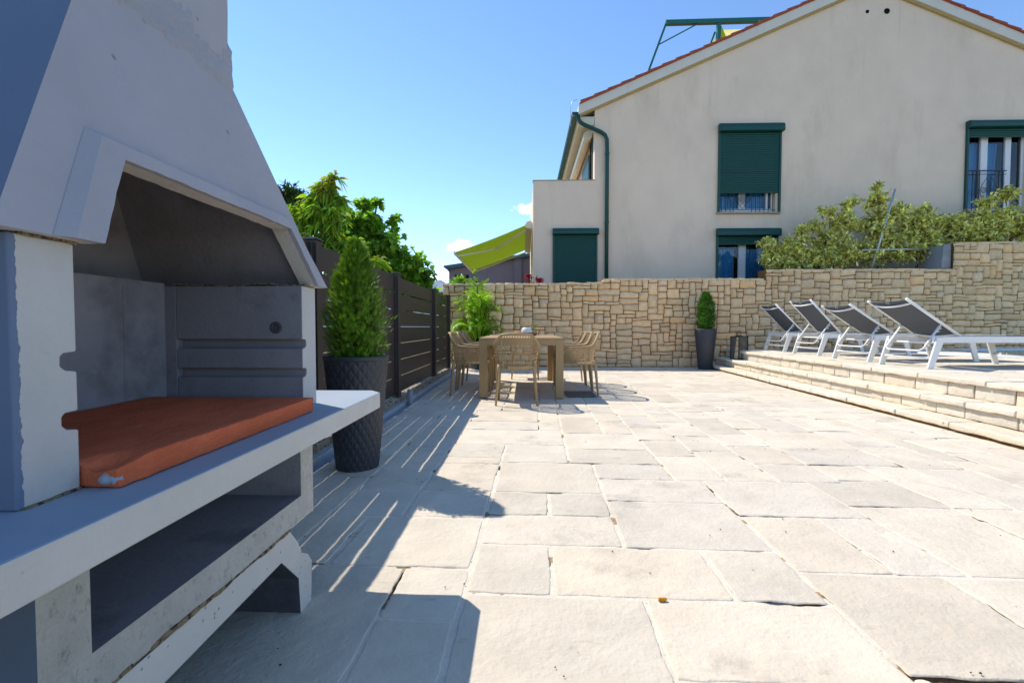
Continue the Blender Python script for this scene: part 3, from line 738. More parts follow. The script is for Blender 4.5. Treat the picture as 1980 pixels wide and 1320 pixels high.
out2 = follow([(.632, HZ0), (.722, 1.220), (1.360, 1.225), (1.513, HZ0)], inn)
def on(p, e): return (fx(p[1]) + e, p[0], p[1])
E1 = .0005; E2 = .014
vs = [on(p, E1) for p in inn] + [on(p, E2) for p in inn] + [on(p, E2) for p in out] + [on(p, E1) for p in out2]
fs = []; q_ = len(inn)
for k in range(q_ - 1):
    fs += [(k, k + 1, q_ + 1 + k, q_ + k), (q_ + k, q_ + 1 + k, 2 * q_ + 1 + k, 2 * q_ + k), (2 * q_ + k, 2 * q_ + 1 + k, 3 * q_ + 1 + k, 3 * q_ + k)]
fs += [(0, q_, 2 * q_, 3 * q_), (q_ - 1, 4 * q_ - 1, 3 * q_ - 1, 2 * q_ - 1)]
mb.add(vs, fs)
wb(mb, 'mouth_frame', M['hood'], h, bevel=.0015)
# chimney with a rough mortar collar
mb = MB(); grid_block(mb, -1.165, fx(HZ1) + .004, .795, 1.186, 1.548, 2.75, .05, .012, .004)
ch = wb(mb, 'chimney', M['hood'], bq, smooth=True, recalc=False)
mb = MB()
def collar(side):
    pts = []
    n_ = 46
    for q in range(9):
        for i in range(n_ + 1):
            f = i / n_; g = q / 8
            base = Vector(side[0]).lerp(Vector(side[1]), f); nrm_ = Vector(side[2])
            z = 1.512 + .12 * g + (.03 * nz3(f * 9, 3, side[3]) + .012 * nz3(f * 30, 5, side[3])) * (1 - abs(g - .5) * .3)
            out_ = .0010 + .0025 * math.sin(PI * min(1, g * 1.3)) * (1 + .6 * nz3(f * 14, g * 5, side[3])) + .004 * nz3(f * 50, g * 12, 2)
            if q in (0, 8): out_ = -.006
            slope = .196 * max(0, 1.545 - z)
            p = base + nrm_ * (out_ + slope * (1 if side[4] else 2.2)); pts.append((p.x, p.y, z))
    W_ = n_ + 1
    mb.add(pts, [(q * W_ + p, q * W_ + p + 1, (q + 1) * W_ + p + 1, (q + 1) * W_ + p) for q in range(8) for p in range(n_)])
xf_ = fx(HZ1) + .004
collar(((xf_, .785, 0), (xf_, 1.192, 0), (1, 0, 0), 1, True))
collar(((xf_, 1.186, 0), (-1.165, 1.186, 0), (0, 1, 0), 2, False))
collar(((-1.165, .795, 0), (xf_, .795, 0), (0, -1, 0), 3, False))
wb(mb, 'mortar_collar', M['chim'], ch, smooth=True, recalc=False)
mb = MB()          # rough mortar bed between the pieces
for (ya, yb) in ((.602, .686), (1.40, 1.484)):
    mb = MB(); grid_block(mb, -1.1, -.682, ya, yb, 1.0275, 1.0315, .02, .001, .006)
    wb(mb, 'mortar_bed', M['bedrough'], bq)
mb = MB(); grid_block(mb, -1.2, -.700, .63, 1.33, .2875, .2985, .015, .003, .007)
wb(mb, 'mortar_bed', M['bedrough'], bq)
mb = MB(); grid_block(mb, -1.1, -.687, .600, .684, .6465, .6505, .012, .001, .006); wb(mb, 'mortar_bed', M['bedrough'], bq)
# chipped corner of the hearth slab with paint and mortar on it
def blob(cx_, cy_, cz_, rx, ry, rz_, m_, nm, seed):
    b_ = MB(); n_, q_ = 20, 10
    for i in range(q_ + 1):
        for j in range(n_):
            th_ = PI * i / q_; ph = 2 * PI * j / n_; w_ = 1 + .35 * nz3(math.cos(ph) * 1.6 + seed, math.sin(ph) * 1.6, i * .3)
            b_.v.append((cx_ + rx * w_ * math.sin(th_) * math.cos(ph), cy_ + ry * w_ * math.sin(th_) * math.sin(ph), cz_ + rz_ * math.cos(th_)))
    b_.f = [(i * n_ + j, i * n_ + (j + 1) % n_, (i + 1) * n_ + (j + 1) % n_, (i + 1) * n_ + j) for i in range(q_) for j in range(n_)]; b_.m = [0] * len(b_.f); b_.c = [None] * len(b_.f)
    wb(b_, nm, m_, bq, smooth=True)
blob(-.652, .689, .6625, .009, .011, .010, M['chim'], 'mortar_lump', 2)
blob(-.641, .6925, .661, .008, .008, .009, M['counter'], 'paint_blotch', 5)

# ------------------------------------------------------------------ leaves
def orient(n_, up=None):
    n_ = Vector(n_).normalized(); a = Vector((0, 0, 1)) if abs(n_.z) < .95 else Vector((1, 0, 0))
    x = n_.cross(a).normalized(); y = n_.cross(x)
    return x, y, n_
def leaf_shape(kind):
    if kind == 'fig':
        return [(0, 0), (.22, .02), (.42, .22), (.30, .36), (.46, .62), (.24, .60), (.13, .74), (0, 1.0), (-.13, .74), (-.24, .60), (-.46, .62), (-.30, .36), (-.42, .22), (-.22, .02)]
    if kind == 'lance': return [(0, 0), (.10, .25), (.11, .55), (0, 1), (-.11, .55), (-.10, .25)]
    return [(0, 0), (.20, .22), (.24, .52), (.12, .84), (0, 1), (-.12, .84), (-.24, .52), (-.20, .22)]
def add_leaf(mb, p, d, nrm_, size, kind, tint, droop=.25, fold=.12):
    """a leaf blade from p along d, lying square to nrm_, folded along its midrib and drooping at the tip"""
    d = Vector(d).normalized(); nrm_ = Vector(nrm_); s_ = d.cross(nrm_)
    if s_.length < 1e-4: s_ = d.orthogonal()
    s_.normalize(); u = s_.cross(d).normalized()
    sh = leaf_shape(kind); k = len(mb.v)
    for (x, y) in sh:
        q = Vector(p) + s_ * (x * size) + d * (y * size) + u * (abs(x) * fold * size * 2) - Vector((0, 0, 1)) * (droop * size * y * y)
        mb.v.append(tuple(q))
    n_ = len(sh); half = n_ // 2
    mb.f.append(tuple(k + i for i in range(half + 1))); mb.m.append(0); mb.c.append(tint)
    mb.f.append(tuple([k] + [k + i for i in range(half, n_)])); mb.m.append(0); mb.c.append(tint)
def rv(rng): 
    while True:
        v = Vector((rng.uniform(-1, 1), rng.uniform(-1, 1), rng.uniform(-1, 1)))
        if .05 < v.length < 1: return v
def gtint(rng, lo=.7, hi=1.3, yel=.15):
    v = rng.uniform(lo, hi); y = rng.uniform(-yel, yel)
    return (v * (1 + y), v, v * (1 - y))

def broad_tree(name, label, base, blobs, rng, n_leaf, kind, size, m_, per=8, droop=.3, trunk_r=.07, group=None, cat='tree', yel=.15, stand=None):
    """trunk and limbs reach every clump centre; twigs inside a clump carry whorls of leaves"""
    t = thing(name, label, cat, base, 0, group)
    bx = Vector(base); wood = MB(); leaves = MB()
    top = Vector((base[0], base[1], base[2] + (blobs[0][2] - base[2]) * .45)) - bx
    wood.tube([(0, 0, -.05), top * .5 + Vector((.03, .02, 0)), top], [trunk_r, trunk_r * .85, trunk_r * .7], 8)
    tot = sum(b[3] ** 2 for b in blobs)
    for (x, y, z, r) in blobs:
        c = Vector((x, y, z)) - bx
        mid = top.lerp(c, .5) + Vector((rng.uniform(-.1, .1), rng.uniform(-.1, .1), rng.uniform(-.05, .1)))
        wood.tube([top, mid, c], [trunk_r * .55, trunk_r * .35, trunk_r * .2], 6)
        nt_ = max(3, int(n_leaf * r * r / tot / per))
        for _ in range(nt_):
            v = rv(rng).normalized() * r * (rng.uniform(.35, 1.05)); v.z *= .85
            e = c + v; st = c + v * rng.uniform(0, .35)
            wood.tube([st, (st + e) / 2 + rv(rng) * .03, e], [trunk_r * .13, trunk_r * .09, trunk_r * .06], 4, cap=False)
            ax_ = (v.normalized() + Vector((0, 0, .5))).normalized()
            for q in range(per):
                f = rng.uniform(.35, 1.0); p = st.lerp(e, f) + rv(rng) * size * .12
                dd = (ax_ * rng.uniform(.1, .8) + rv(rng).normalized() * .9 + Vector((0, 0, -droop * .5))).normalized()
                up = (Vector((0, 0, 1)) + rv(rng) * .7 + v.normalized() * .4)
                tn_ = gtint(rng, .42, 1.35, yel)
                if name == 'variegated_shrub' and rng.random() < .45: w_ = rng.uniform(1.3, 2.0); tn_ = (w_ * 1.02, w_, w_ * 1.05)  # cream variegation, tinted brighter still to stand in for sunlit leaf sides
                if name == 'drooping_tree' and z > 2.7 and rng.random() < .25: tn_ = (1.5, .75, .5)
                add_leaf(leaves, p, dd, up, size * rng.uniform(.6, 1.15), kind, tn_, droop)
    wood.build('trunk', M['bark'], t, smooth=True, recalc=False)
    leaves.build('crown', m_, t, recalc=False)
    return t

rng = random.Random(21)
broad_tree('fig_tree', 'broad leaved fig tree with large lobed leaves reaching over the dark fence', (-2.9, 8.2, -.06),
    [(-2.75, 8.1, 2.25, .50), (-3.3, 8.0, 2.50, .42), (-3.2, 8.2, 2.05, .5), (-2.72, 8.0, 2.72, .30), (-2.42, 8.1, 2.42, .36), (-2.1, 8.1, 2.02, .40), (-1.88, 8.2, 1.80, .34), (-2.35, 8.1, 1.85, .42), (-1.78, 8.3, 1.45, .30), (-3.5, 8.2, 2.92, .22),
     (-2.2, 8.3, 1.4, .4), (-2.8, 8.3, 1.5, .45), (-2.85, 8.05, 3.05, .17), (-2.62, 8.1, 3.08, .15), (-2.30, 8.1, 2.80, .15), (-3.12, 8.05, 2.92, .16), (-3.0, 8.1, 2.75, .34)], rng, 6600, 'fig', .125, M['fig'], per=6, droop=.25)
broad_tree('drooping_tree', 'tree with long drooping yellow green leaves rising highest beside the barbecue hood', (-2.85, 6.1, -.06),
    [(-2.62, 6.0, 2.35, .30), (-2.60, 6.0, 2.72, .17), (-2.80, 6.0, 2.0, .30), (-2.50, 6.1, 1.95, .26), (-2.55, 6.1, 2.92, .10), (-2.25, 6.1, 1.98, .17), (-2.95, 6.1, 2.4, .25), (-2.3, 6.2, 1.6, .28), (-2.42, 6.0, 2.55, .13), (-2.75, 6.0, 2.6, .16), (-2.05, 6.2, 1.75, .2)], rng, 4200, 'lance', .140, M['cherry'], per=9, droop=.6, trunk_r=.05, yel=.2)
broad_tree('pine_tree', 'dark needled conifer just showing behind the drooping tree', (-5.05, 9.3, -.06),
    [(-4.80, 9.2, 3.55, .42), (-5.1, 9.3, 3.3, .6), (-4.7, 9.2, 3.2, .5), (-5.2, 9.3, 2.6, .8)], rng, 9000, 'lance', .12, M['pine'], per=14, droop=.05, trunk_r=.09)
broad_tree('hedge_bush', 'low green bush seen through the gaps of the dark fence', (-2.6, 4.6, -.06),
    [(-2.6, 4.2, .7, .45), (-2.5, 4.9, .9, .4), (-2.5, 3.6, .6, .4)], rng, 1300, 'oval', .10, M['fig'], per=8, cat='bush', trunk_r=.03)

# ------------------------------------------------------------------ potted conifers
def conifer(t, z0, h, rad, rng, n_, m_, fan, prof):
    stem = MB(); stem.tube([(0, 0, z0 - .02), (.005, 0, z0 + h * .5), (0, .004, z0 + h * .95)], [.014, .009, .003], 6)
    stem.build('trunk', M['bark'], t, smooth=True, recalc=False)
    lv = MB()
    for i in range(n_):
        f = rng.random() ** 1.05
        rr = rad * prof(f); z = z0 + h * f; an = rng.uniform(0, 2 * PI)
        lump = 1 + .24 * nz3(math.cos(an) * 2.2, math.sin(an) * 2.2, f * 7) + .16 * nz3(math.cos(an) * 6, math.sin(an) * 6, f * 20)
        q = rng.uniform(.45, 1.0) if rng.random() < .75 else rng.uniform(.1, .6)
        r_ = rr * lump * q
        p = Vector((math.cos(an) * r_, math.sin(an) * r_, z - .03))
        out_ = Vector((math.cos(an), math.sin(an), 0))
        d = (out_ * rng.uniform(.25, .9) + Vector((0, 0, 1)) * rng.uniform(.55, 1.1) + rv(rng) * .35).normalized()
        side = d.cross(Vector((-math.sin(an), math.cos(an), 0)) + rv(rng) * .6).normalized()
        fl = d.cross(side)
        tn = gtint(rng, .35 + .45 * q, .65 + .85 * q, .14)  # inner sprays darker: shade inside the crown put into the tint
        s_ = fan * rng.uniform(.7, 1.25)
        for (x, y, l_) in ((0, 0, 1.0), (.10, .15, .66), (-.10, .15, .66), (.16, .02, .45), (-.16, .02, .45)):
            a = p + d * (y * s_) ; dd = (d + fl * (x * 4.2)).normalized(); w = fl * (s_ * .055) if abs(x) < .01 else d.cross(side).normalized() * (s_ * .05)
            e = a + dd * (s_ * l_); m_id = a + dd * (s_ * l_ * .5)
            lv.add([a, m_id + w, e, m_id - w], [(0, 1, 2, 3)], 0, tn)
    return lv.build('crown', m_, t, recalc=False)

t = thing('potted_conifer', 'bushy bright green conifer growing in the large black quilted planter by the fence', 'potted plant', (-1.072, 2.885, .70))
rng = random.Random(31)
def prf(f):
    if f < .30: return .80 + .20 * math.sin(f / .30 * PI / 2)
    return max(.0, 1 - ((f - .30) / .70) ** 1.7) ** .85
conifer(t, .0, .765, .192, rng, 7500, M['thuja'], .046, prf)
pt = thing('planter', 'large round black planter with diamond quilted pattern beside the barbecue counter', 'planter', (-1.072, 2.885, 0))
def wov(an, z):
    u_ = an * 22 / (2 * PI); v_ = z / .0405
    a = abs(math.sin(PI * (u_ + v_ * .5))); b = abs(math.sin(PI * (u_ - v_ * .5)))
    return .0048 * min(a, b) ** .7 - .0008
pr = [(.128 + (.193 - .128) * (z / .69) ** .92, z) for z in [.004 + .686 * i / 170 for i in range(171)]]
mb = MB(); mb.lathe([(.09, .0), (.120, .0), (.127, .003)], 264); mb.lathe(pr, 264, fn=wov)
mb.build('body', M['pot'], pt, smooth=True, recalc=False)
mb = MB(); mb.lathe([(.190, .688), (.199, .690), (.202, .696), (.202, .714), (.199, .719), (.192, .719), (.188, .712), (.186, .66)], 96)
mb.build('rim', M['pot'], pt, smooth=True, recalc=False)
mb = MB(); mb.lathe([(.001, .685), (.187, .680)], 40); mb.build('soil', M['soil'], pt, recalc=False)

t = thing('potted_topiary', 'slim dark green clipped conifer standing in the tall plain planter at the stone wall', 'potted plant', (3.86, 9.78, .83))
rng = random.Random(33)
def prf2(f):
    if f < .6: return .85 + .15 * math.sin(f / .6 * PI)
    return max(0, 1 - (f - .6) / .4) ** .55
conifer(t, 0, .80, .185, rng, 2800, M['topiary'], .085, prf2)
pt = thing('planter', 'tall plain tapering anthracite planter in front of the stone wall near the steps', 'planter', (3.86, 9.78, 0))
def sq(an, z): return .02 * (abs(math.cos(2 * an)) ** 1.2 - .5) * 0
mb = MB(); mb.lathe([(.10, .0), (.135, .0), (.142, .01), (.222, .84), (.222, .858), (.212, .858), (.205, .80)], 48)
mb.build('body', M['potsmooth'], pt, smooth=True, recalc=False, bevel=0)
mb = MB(); mb.lathe([(.001, .825), (.21, .82)], 32); mb.build('soil', M['soil'], pt, recalc=False)

# ------------------------------------------------------------------ palm in the corner
t = thing('areca_palm', 'feathery bright green palm growing in the corner between fence and stone wall', 'palm', (-.98, 9.75, .30))
rng = random.Random(41); lv = MB(); st = MB()
for i in range(52):
    an = rng.uniform(0, 2 * PI); L_ = rng.uniform(.75, 1.55); lean = rng.uniform(.10, .62) if i > 8 else rng.uniform(.05, .25)
    if i > 30: L_ = rng.uniform(.6, 1.1); lean = rng.uniform(.45, .8)
    base_ = Vector((math.cos(an) * .06, math.sin(an) * .06, 0)); pts = []
    for q in range(15):
        f = q / 14
        hgt = L_ * (math.sin(f * PI * .5) ** .9) * (1 - lean * .35) - L_ * lean * .30 * f ** 3
        r_ = lean * L_ * (f ** 1.6) * .75
        p = base_ + Vector((math.cos(an) * r_, math.sin(an) * r_, hgt)); p.y = min(p.y, .42); pts.append(p)
    st.tube(pts, [.009 * (1 - .8 * q / 14) + .0015 for q in range(15)], 5, cap=False)
    tn0 = rng.uniform(.75, 1.25)
    for q in range(4, 15):
        for sub_ in (0, .5):
            if q == 14 and sub_: continue
            p = pts[q].lerp(pts[min(14, q + 1)], sub_); tg = (pts[min(14, q + 1)] - pts[q - 1]).normalized()
            side = tg.cross(Vector((0, 0, 1)))
            side = side.normalized() if side.length > .1 else Vector((math.sin(an), -math.cos(an), 0))
            ll = L_ * .27 * math.sin(PI * min(1, (q - 2.5 + sub_) / 13)) ** .6
            for s_ in (-1, 1):
                d = (tg * .85 + side * s_ * rng.uniform(.7, 1.0) + Vector((0, 0, .15))).normalized()
                w = tg.cross(d).normalized().cross(d) * .0125
                m1_ = p + d * ll * .5 + Vector((0, 0, .01)); e = p + d * ll - Vector((0, 0, ll * rng.uniform(.15, .45)))
                tn = (tn0 * rng.uniform(.85, 1.15) * 1.05, tn0 * rng.uniform(.9, 1.1), tn0 * .85)
                lv.add([p - w * .5, m1_ - w, e, m1_ + w, p + w * .5], [(0, 1, 2, 3, 4)], 0, tn)
for i in range(7):
    an = rng.uniform(0, 2 * PI); st.tube([(.07 * math.cos(an), .07 * math.sin(an), -.02), (.09 * math.cos(an), .09 * math.sin(an), .35)], [.012, .007], 6)
st.build('stems', M['palm'], t, smooth=True, recalc=False); lv.build('fronds', M['palm'], t, recalc=False)
pt = thing('planter', 'low black round planter holding the palm behind the dining table', 'planter', (-.98, 9.75, 0))
mb = MB(); mb.lathe([(.10, 0), (.15, 0), (.155, .01), (.20, .33), (.205, .36), (.195, .36), (.19, .31)], 36); mb.build('body', M['pot'], pt, smooth=True, recalc=False)
mb = MB(); mb.lathe([(.001, .325), (.19, .32)], 24); mb.build('soil', M['soil'], pt, recalc=False)

# ------------------------------------------------------------------ shrubs above the wall
mb = MB(); mb.box(5.45, 17, 10.66, 11.95, 0, 2.08)
tag(mb.build('garden_bed', M['soil']), kind='structure')
rng = random.Random(51)
sh = [((6.4, 11.05), [(5.95, 11.0, 2.55, .30), (6.35, 11.0, 2.75, .36), (6.15, 10.95, 2.35, .30), (6.65, 11.0, 2.45, .34), (5.78, 11, 2.85, .22), (5.8, 10.9, 2.45, .24), (6.55, 10.95, 3.12, .18)], 'variegated shrub sprawling lowest at the left end of the planting above the wall'),
      ((7.35, 11.1), [(7.2, 11.0, 2.9, .42), (7.5, 11.0, 3.35, .36), (7.0, 11.0, 2.5, .42), (7.55, 11, 2.55, .4), (6.85, 11.0, 3.25, .20), (6.98, 10.95, 3.58, .13), (7.62, 10.95, 3.75, .22), (7.2, 11.0, 3.6, .12)], 'variegated shrub just left of the leaning metal pole above the wall'),
      ((8.4, 11.1), [(8.3, 11.0, 3.3, .46), (8.25, 11.0, 3.85, .28), (8.6, 11.0, 2.8, .45), (8.1, 11, 2.6, .42), (8.28, 11.0, 4.16, .13), (8.75, 11.0, 3.55, .30)], 'tallest variegated shrub behind the leaning metal pole above the wall'),
      ((9.3, 11.1), [(9.2, 11.0, 3.3, .40), (9.45, 11.0, 2.85, .42), (9.0, 11.0, 2.7, .4), (9.35, 11.0, 3.62, .16), (9.6, 11.0, 3.25, .24)], 'variegated shrub between the metal pole and the raised end of the wall'),
      ((10.35, 11.1), [(10.2, 11.0, 3.0, .42), (10.6, 11.0, 3.25, .35), (10.0, 11, 3.2, .26), (10.5, 11.0, 2.9, .4), (10.75, 11.0, 3.65, .18)], 'variegated shrub below the window with the iron railing'),
      ((11.3, 11.1), [(11.2, 11.0, 3.3, .42), (11.25, 11.0, 3.85, .24), (11.6, 11.0, 3.1, .42), (12.0, 11.0, 3.4, .4), (12.1, 11, 3.85, .2), (11.0, 11.0, 3.0, .4)], 'variegated shrub at the far right edge in front of the iron railing')]
for (xy, blobs, lab) in sh:
    blobs = [(x_, y_, z_ + (.02 if x_ < 9.6 else .14), r_ * 1.15) for (x_, y_, z_, r_) in blobs]
    broad_tree('variegated_shrub', lab, (xy[0], xy[1], 2.07), blobs, rng, 6200, 'oval', .095, M['olea'], per=9, droop=.15, trunk_r=.03, group='variegated shrubs along the top of the stone wall', cat='shrub', yel=.14)
t = thing('steel_pole', 'galvanised steel pole leaning among the shrubs with a broken top end', 'pole', (7.95, 10.72, 2.18))
mb = MB(); mb.tube([(0, 0, -.05), (.30, .0, 1.0), (.54, .02, 1.87)], [.024, .024, .022], 10); mb.build('pole', M['galv'], t, smooth=True)
t = thing('handrail_pipe', 'horizontal grey pipe running to the concrete block above the stone wall', 'pipe', (8.7, 10.75, 2.66))
mb = MB(); mb.tube([(-.96, -.06, .0), (1.0, -.02, .03)], .020, 8); mb.build('pipe', M['galv'], t, smooth=True)
t = thing('concrete_block', 'grey cast concrete block at the step where the stone wall rises', 'block', (9.37, 10.65, 2.197))
mb = MB(); mb.hexa([(-.13, -.28, 0), (.075, -.28, 0), (.075, .35, 0), (-.13, .35, 0), (-.08, -.27, .52), (.075, -.28, .55), (.075, .35, .55), (-.08, .35, .52)])
mb.build('block', M['conc_end'], t, bevel=.008)

# ------------------------------------------------------------------ dining table
tx0, tx1, ty0, ty1, tz = -.560, .496, 5.66, 7.72, .765
t = thing('dining_table', 'long taupe metal dining table with square legs standing on the sunny patio', 'table', ((tx0 + tx1) / 2, (ty0 + ty1) / 2, 0))
hx, hy = (tx1 - tx0) / 2, (ty1 - ty0) / 2
mb = MB(); mb.box(-hx, hx, -hy, hy, tz - .022, tz); mb.build('tabletop', M['table'], t, bevel=.003)
mb = MB()
for s_ in (-1, 1):
    mb.box(-hx + .0985, hx - .0985, s_ * (hy - .0255) - .024, s_ * (hy - .0255) + .024, tz - .092, tz - .0225)
    mb.box(s_ * (hx - .0255) - .024, s_ * (hx - .0255) + .024, -hy + .0985, hy - .0985, tz - .092, tz - .0225)
mb.build('apron', M['table'], t, bevel=.002)
for sx_ in (-1, 1):
    for sy_ in (-1, 1):
        mb = MB(); mb.box(sx_ * (hx - .05) - .048, sx_ * (hx - .05) + .048, sy_ * (hy - .05) - .048, sy_ * (hy - .05) + .048, .012, tz - .0225)
        lg = mb.build('leg', M['table'], t, bevel=.003)
        mb = MB(); mb.box(sx_ * (hx - .05) - .04, sx_ * (hx - .05) + .04, sy_ * (hy - .05) - .04, sy_ * (hy - .05) + .04, .001, .0118); mb.build('foot_pad', M['pot'], lg)

# ------------------------------------------------------------------ lattice chair (faces +Y, back at -Y)
def chair_proto(label, loc, rz, group):
    t = thing('lattice_armchair', label, 'chair', loc, rz, group)
    SW, SD = .215, .21          # half width and half depth of the seat outline
    def plan(tt, grow):
        """U around the seat: tt -1 left front .. 0 back .. 1 right front"""
        a = abs(tt); s_ = 1 if tt >= 0 else -1
        if a < .40:
            x = a / .40 * (SW - .05); y = -SD - .01 + .02 * (a / .4) ** 2
        elif a < .56:
            f = (a - .40) / .16 * PI / 2; x = SW - .05 + .05 * math.sin(f); y = -SD + .06 - .05 * math.cos(f)
        else:
            f = (a - .56) / .44; x = SW + .012 * math.sin(f * PI); y = -SD + .06 + f * (2 * SD - .06)
        g = grow
        kk = .46 * min(g, .52) - .34 * max(0, g - .52) if a < .56 else .26 * g
        if .50 < a < .62: f2 = (a - .50) / .12; kk = (.46 * min(g, .52) - .34 * max(0, g - .52)) * (1 - f2) + .26 * g * f2
        ox = x * (1 + kk); oy = y - (.060 * g if a < .56 else .060 * g * (1 - (a - .56) / .44))
        return s_ * ox, oy
    def rimz(tt):
        a = abs(tt)
        if a < .36: return .818 - .008 * (a / .36) ** 3
        if a < .62:
            f = (a - .36) / .26; f = f * f * (3 - 2 * f); return .810 + (.645 - .810) * f
        if a < .90: return .645 - .012 * (a - .62) / .28
        f = (a - .90) / .10; return .633 - .10 * f * f
    def S(tt, w):
        zr = rimz(tt); zb = .425 - .010 * (1 - abs(tt))
        z = zb + (zr - zb) * w
        g = ((z - .42) / .40)
        x, y = plan(tt, g)
        a = abs(tt)
        if a < .5: y -= .035 * g * g * (1 - a / .5)
        bulge = .018 * math.sin(PI * min(1, w)) * (1 - .5 * a)
        return Vector((x * (1 - 0.0), y + bulge * (1 if a < .4 else 0), z))
    mb = MB()
    def lattice(F, nu, nv, hole, mu=.5):
        """diagonal net: every diamond is an opening with a rib frame"""
        for j in range(-1, 2 * nv):
            for i in range(nu):
                cu = (i + (.5 if j % 2 else 1.0)) / nu; cv = (j + 1) / (2 * nv)
                du, dv = .5 / nu, .5 / nv
                P_ = [(cu, cv - dv), (cu + du, cv), (cu, cv + dv), (cu - du, cv)]
                cl = [(min(1, max(0, a)), min(1, max(0, b))) for a, b in P_]
                ar = abs(sum(cl[k][0] * cl[(k + 1) % 4][1] - cl[(k + 1) % 4][0] * cl[k][1] for k in range(4)))
                if ar < du * dv * .6: continue
                ctr = (sum(a for a, b in cl) / 4, sum(b for a, b in cl) / 4)
                inn = [(ctr[0] + (a - ctr[0]) * hole, ctr[1] + (b - ctr[1]) * hole) for a, b in cl]
                vs = [F(a, b) for a, b in cl] + [F(a, b) for a, b in inn]
                fs = [(k, (k + 1) % 4, 4 + (k + 1) % 4, 4 + k) for k in range(4)]
                mb.add(vs, fs)
    lattice(lambda a, b: S(-1 + 2 * a, b), 30, 8, .82)
    o = mb.build('shell', M['chair'], t, recalc=False)
    so_ = o.modifiers.new('weld', 'WELD'); so_.merge_threshold = .0006
    so_ = o.modifiers.new('solid', 'SOLIDIFY'); so_.thickness = .006; so_.offset = 0
    mb = MB()
    def seat(a, b):
        x = (-1 + 2 * a); y = -1 + 2 * b
        xx = x * math.sqrt(max(0, 1 - .28 * y * y)) * SW * 1.0; yy = y * math.sqrt(max(0, 1 - .16 * x * x)) * (SD + .005) + .01
        return Vector((xx, yy, .425 - .018 * (1 - x * x) * (1 - y * y) + .01 * (y > 0) * y))
    lattice(seat, 10, 7, .76)
    o = mb.build('seat', M['chair'], t, recalc=False)
    so_ = o.modifiers.new('weld', 'WELD'); so_.merge_threshold = .0006
    so_ = o.modifiers.new('solid', 'SOLIDIFY'); so_.thickness = .008; so_.offset = 0
    mb = MB(); n_ = 72
    mb.tube([S(-1 + 2 * i / n_, 1.0) for i in range(n_ + 1)], [.011 + .005 * (abs(-1 + 2 * i / n_) < .7) for i in range(n_ + 1)], 8)
    mb.tube([S(-1 + 2 * i / n_, 0.0) for i in range(n_ + 1)], .010, 6)
    for s_ in (-1, 1): mb.tube([S(s_, w) for w in (0, .25, .5, .75, 1)], .011, 6)
    a, b = S(-1, 0), S(1, 0); mb.tube([a, (a + b) / 2 + Vector((0, .02, -.004)), b], .011, 6)
    # side stiles of the back
    for s_ in (-1, 1): mb.tube([S(s_ * .36, w / 8) for w in range(9)], .0085, 6)
    mb.build('rim', M['chair'], t, smooth=True)
    for sx_ in (-1, 1):
        for sy_ in (-1, 1):
            mb = MB()
            if sy_ < 0: pts = [(sx_ * .200, -.215, .47), (sx_ * .205, -.225, .40), (sx_ * .235, -.262, 0.0)]
            else: pts = [(sx_ * .212, .205, .47), (sx_ * .214, .208, .40), (sx_ * .228, .225, 0.0)]
            mb.tube(pts, [.019, .020, .012], 8); mb.build('leg', M['chair'], t, smooth=True)
    return t
G = 'taupe lattice armchairs around the dining table'
c0 = chair_proto('lattice armchair at the near end of the table with its back to the viewer', (-.085, 5.42, 0), 0, G)
for (x, y, a, lab) in [(.70, 6.12, 90, 'lattice armchair on the right side of the table nearest the viewer'), (.70, 6.72, 91, 'middle lattice armchair on the right side of the table'), (.70, 7.32, 89, 'lattice armchair on the right side of the table farthest from the viewer'),
                       (-.70, 6.14, -90, 'lattice armchair on the left side of the table nearest the viewer'), (-.69, 6.74, -89, 'middle lattice armchair on the left side of the table'), (-.70, 7.34, -91, 'lattice armchair on the left side of the table farthest from the viewer'),
                       (.02, 8.02, 180, 'lattice armchair at the far end of the table facing the viewer')]:
    dup(c0, (x, y, 0), R(a), lab)

# table-top things
t = thing('serving_tray', 'round brown wooden tray lying on the dining table', 'tray', (.020, 7.10, tz + .001)); t.scale = (1.14, 1.14, 1.14)
mb = MB(); mb.lathe([(.001, 0), (.145, 0), (.165, .02), (.168, .045), (.160, .046), (.152, .022), (.135, .010), (.001, .010)], 40); mb.build('tray', M['wood'], t, smooth=True)
t = thing('white_teapot', 'white ceramic pot with rounded shoulders standing on the wooden tray', 'pot', (.045, 7.10, tz + .0125)); t.scale = (1.12, 1.12, 1.12)
mb = MB(); mb.lathe([(.001, 0), (.075, 0), (.080, .006), (.076, .05), (.064, .092), (.05, .102), (.001, .103)], 32); mb.build('body', M['ceram'], t, smooth=True)
mb = MB(); mb.lathe([(.001, .1035), (.040, .1035), (.034, .112), (.001, .113)], 24); mb.build('lid', M['sprig'], t, smooth=True)
t = thing('wooden_bowl', 'small light wooden bowl with handle lying on the left of the tray', 'bowl', (-.095, 7.07, tz + .028)); t.scale = (1.12, 1.12, 1.12)
mb = MB(); mb.lathe([(.001, 0), (.028, 0), (.043, .022), (.040, .036), (.034, .024), (.001, .012)], 24); mb.build('bowl', M['bread'], t, smooth=True)
mb = MB(); mb.beam((-.03, 0, .022), (-.10, 0, .030), .018, .008); mb.build('handle', M['bread'], t)
t = thing('leafy_sprig', 'small green leafy sprig behind the white pot on the tray', 'sprig', (.140, 7.12, tz + .0125)); t.scale = (1.3, 1.3, 1.3)
mb = MB(); rng = random.Random(4)
for i in range(34):
    an = rng.uniform(0, 2 * PI); h = rng.uniform(.02, .11)
    p = Vector((.035 * math.cos(an) * rng.random(), .03 * math.sin(an), h))
    add_leaf(mb, p, (math.cos(an), math.sin(an), .9), rv(rng), rng.uniform(.03, .05), 'lance', gtint(rng), .1)
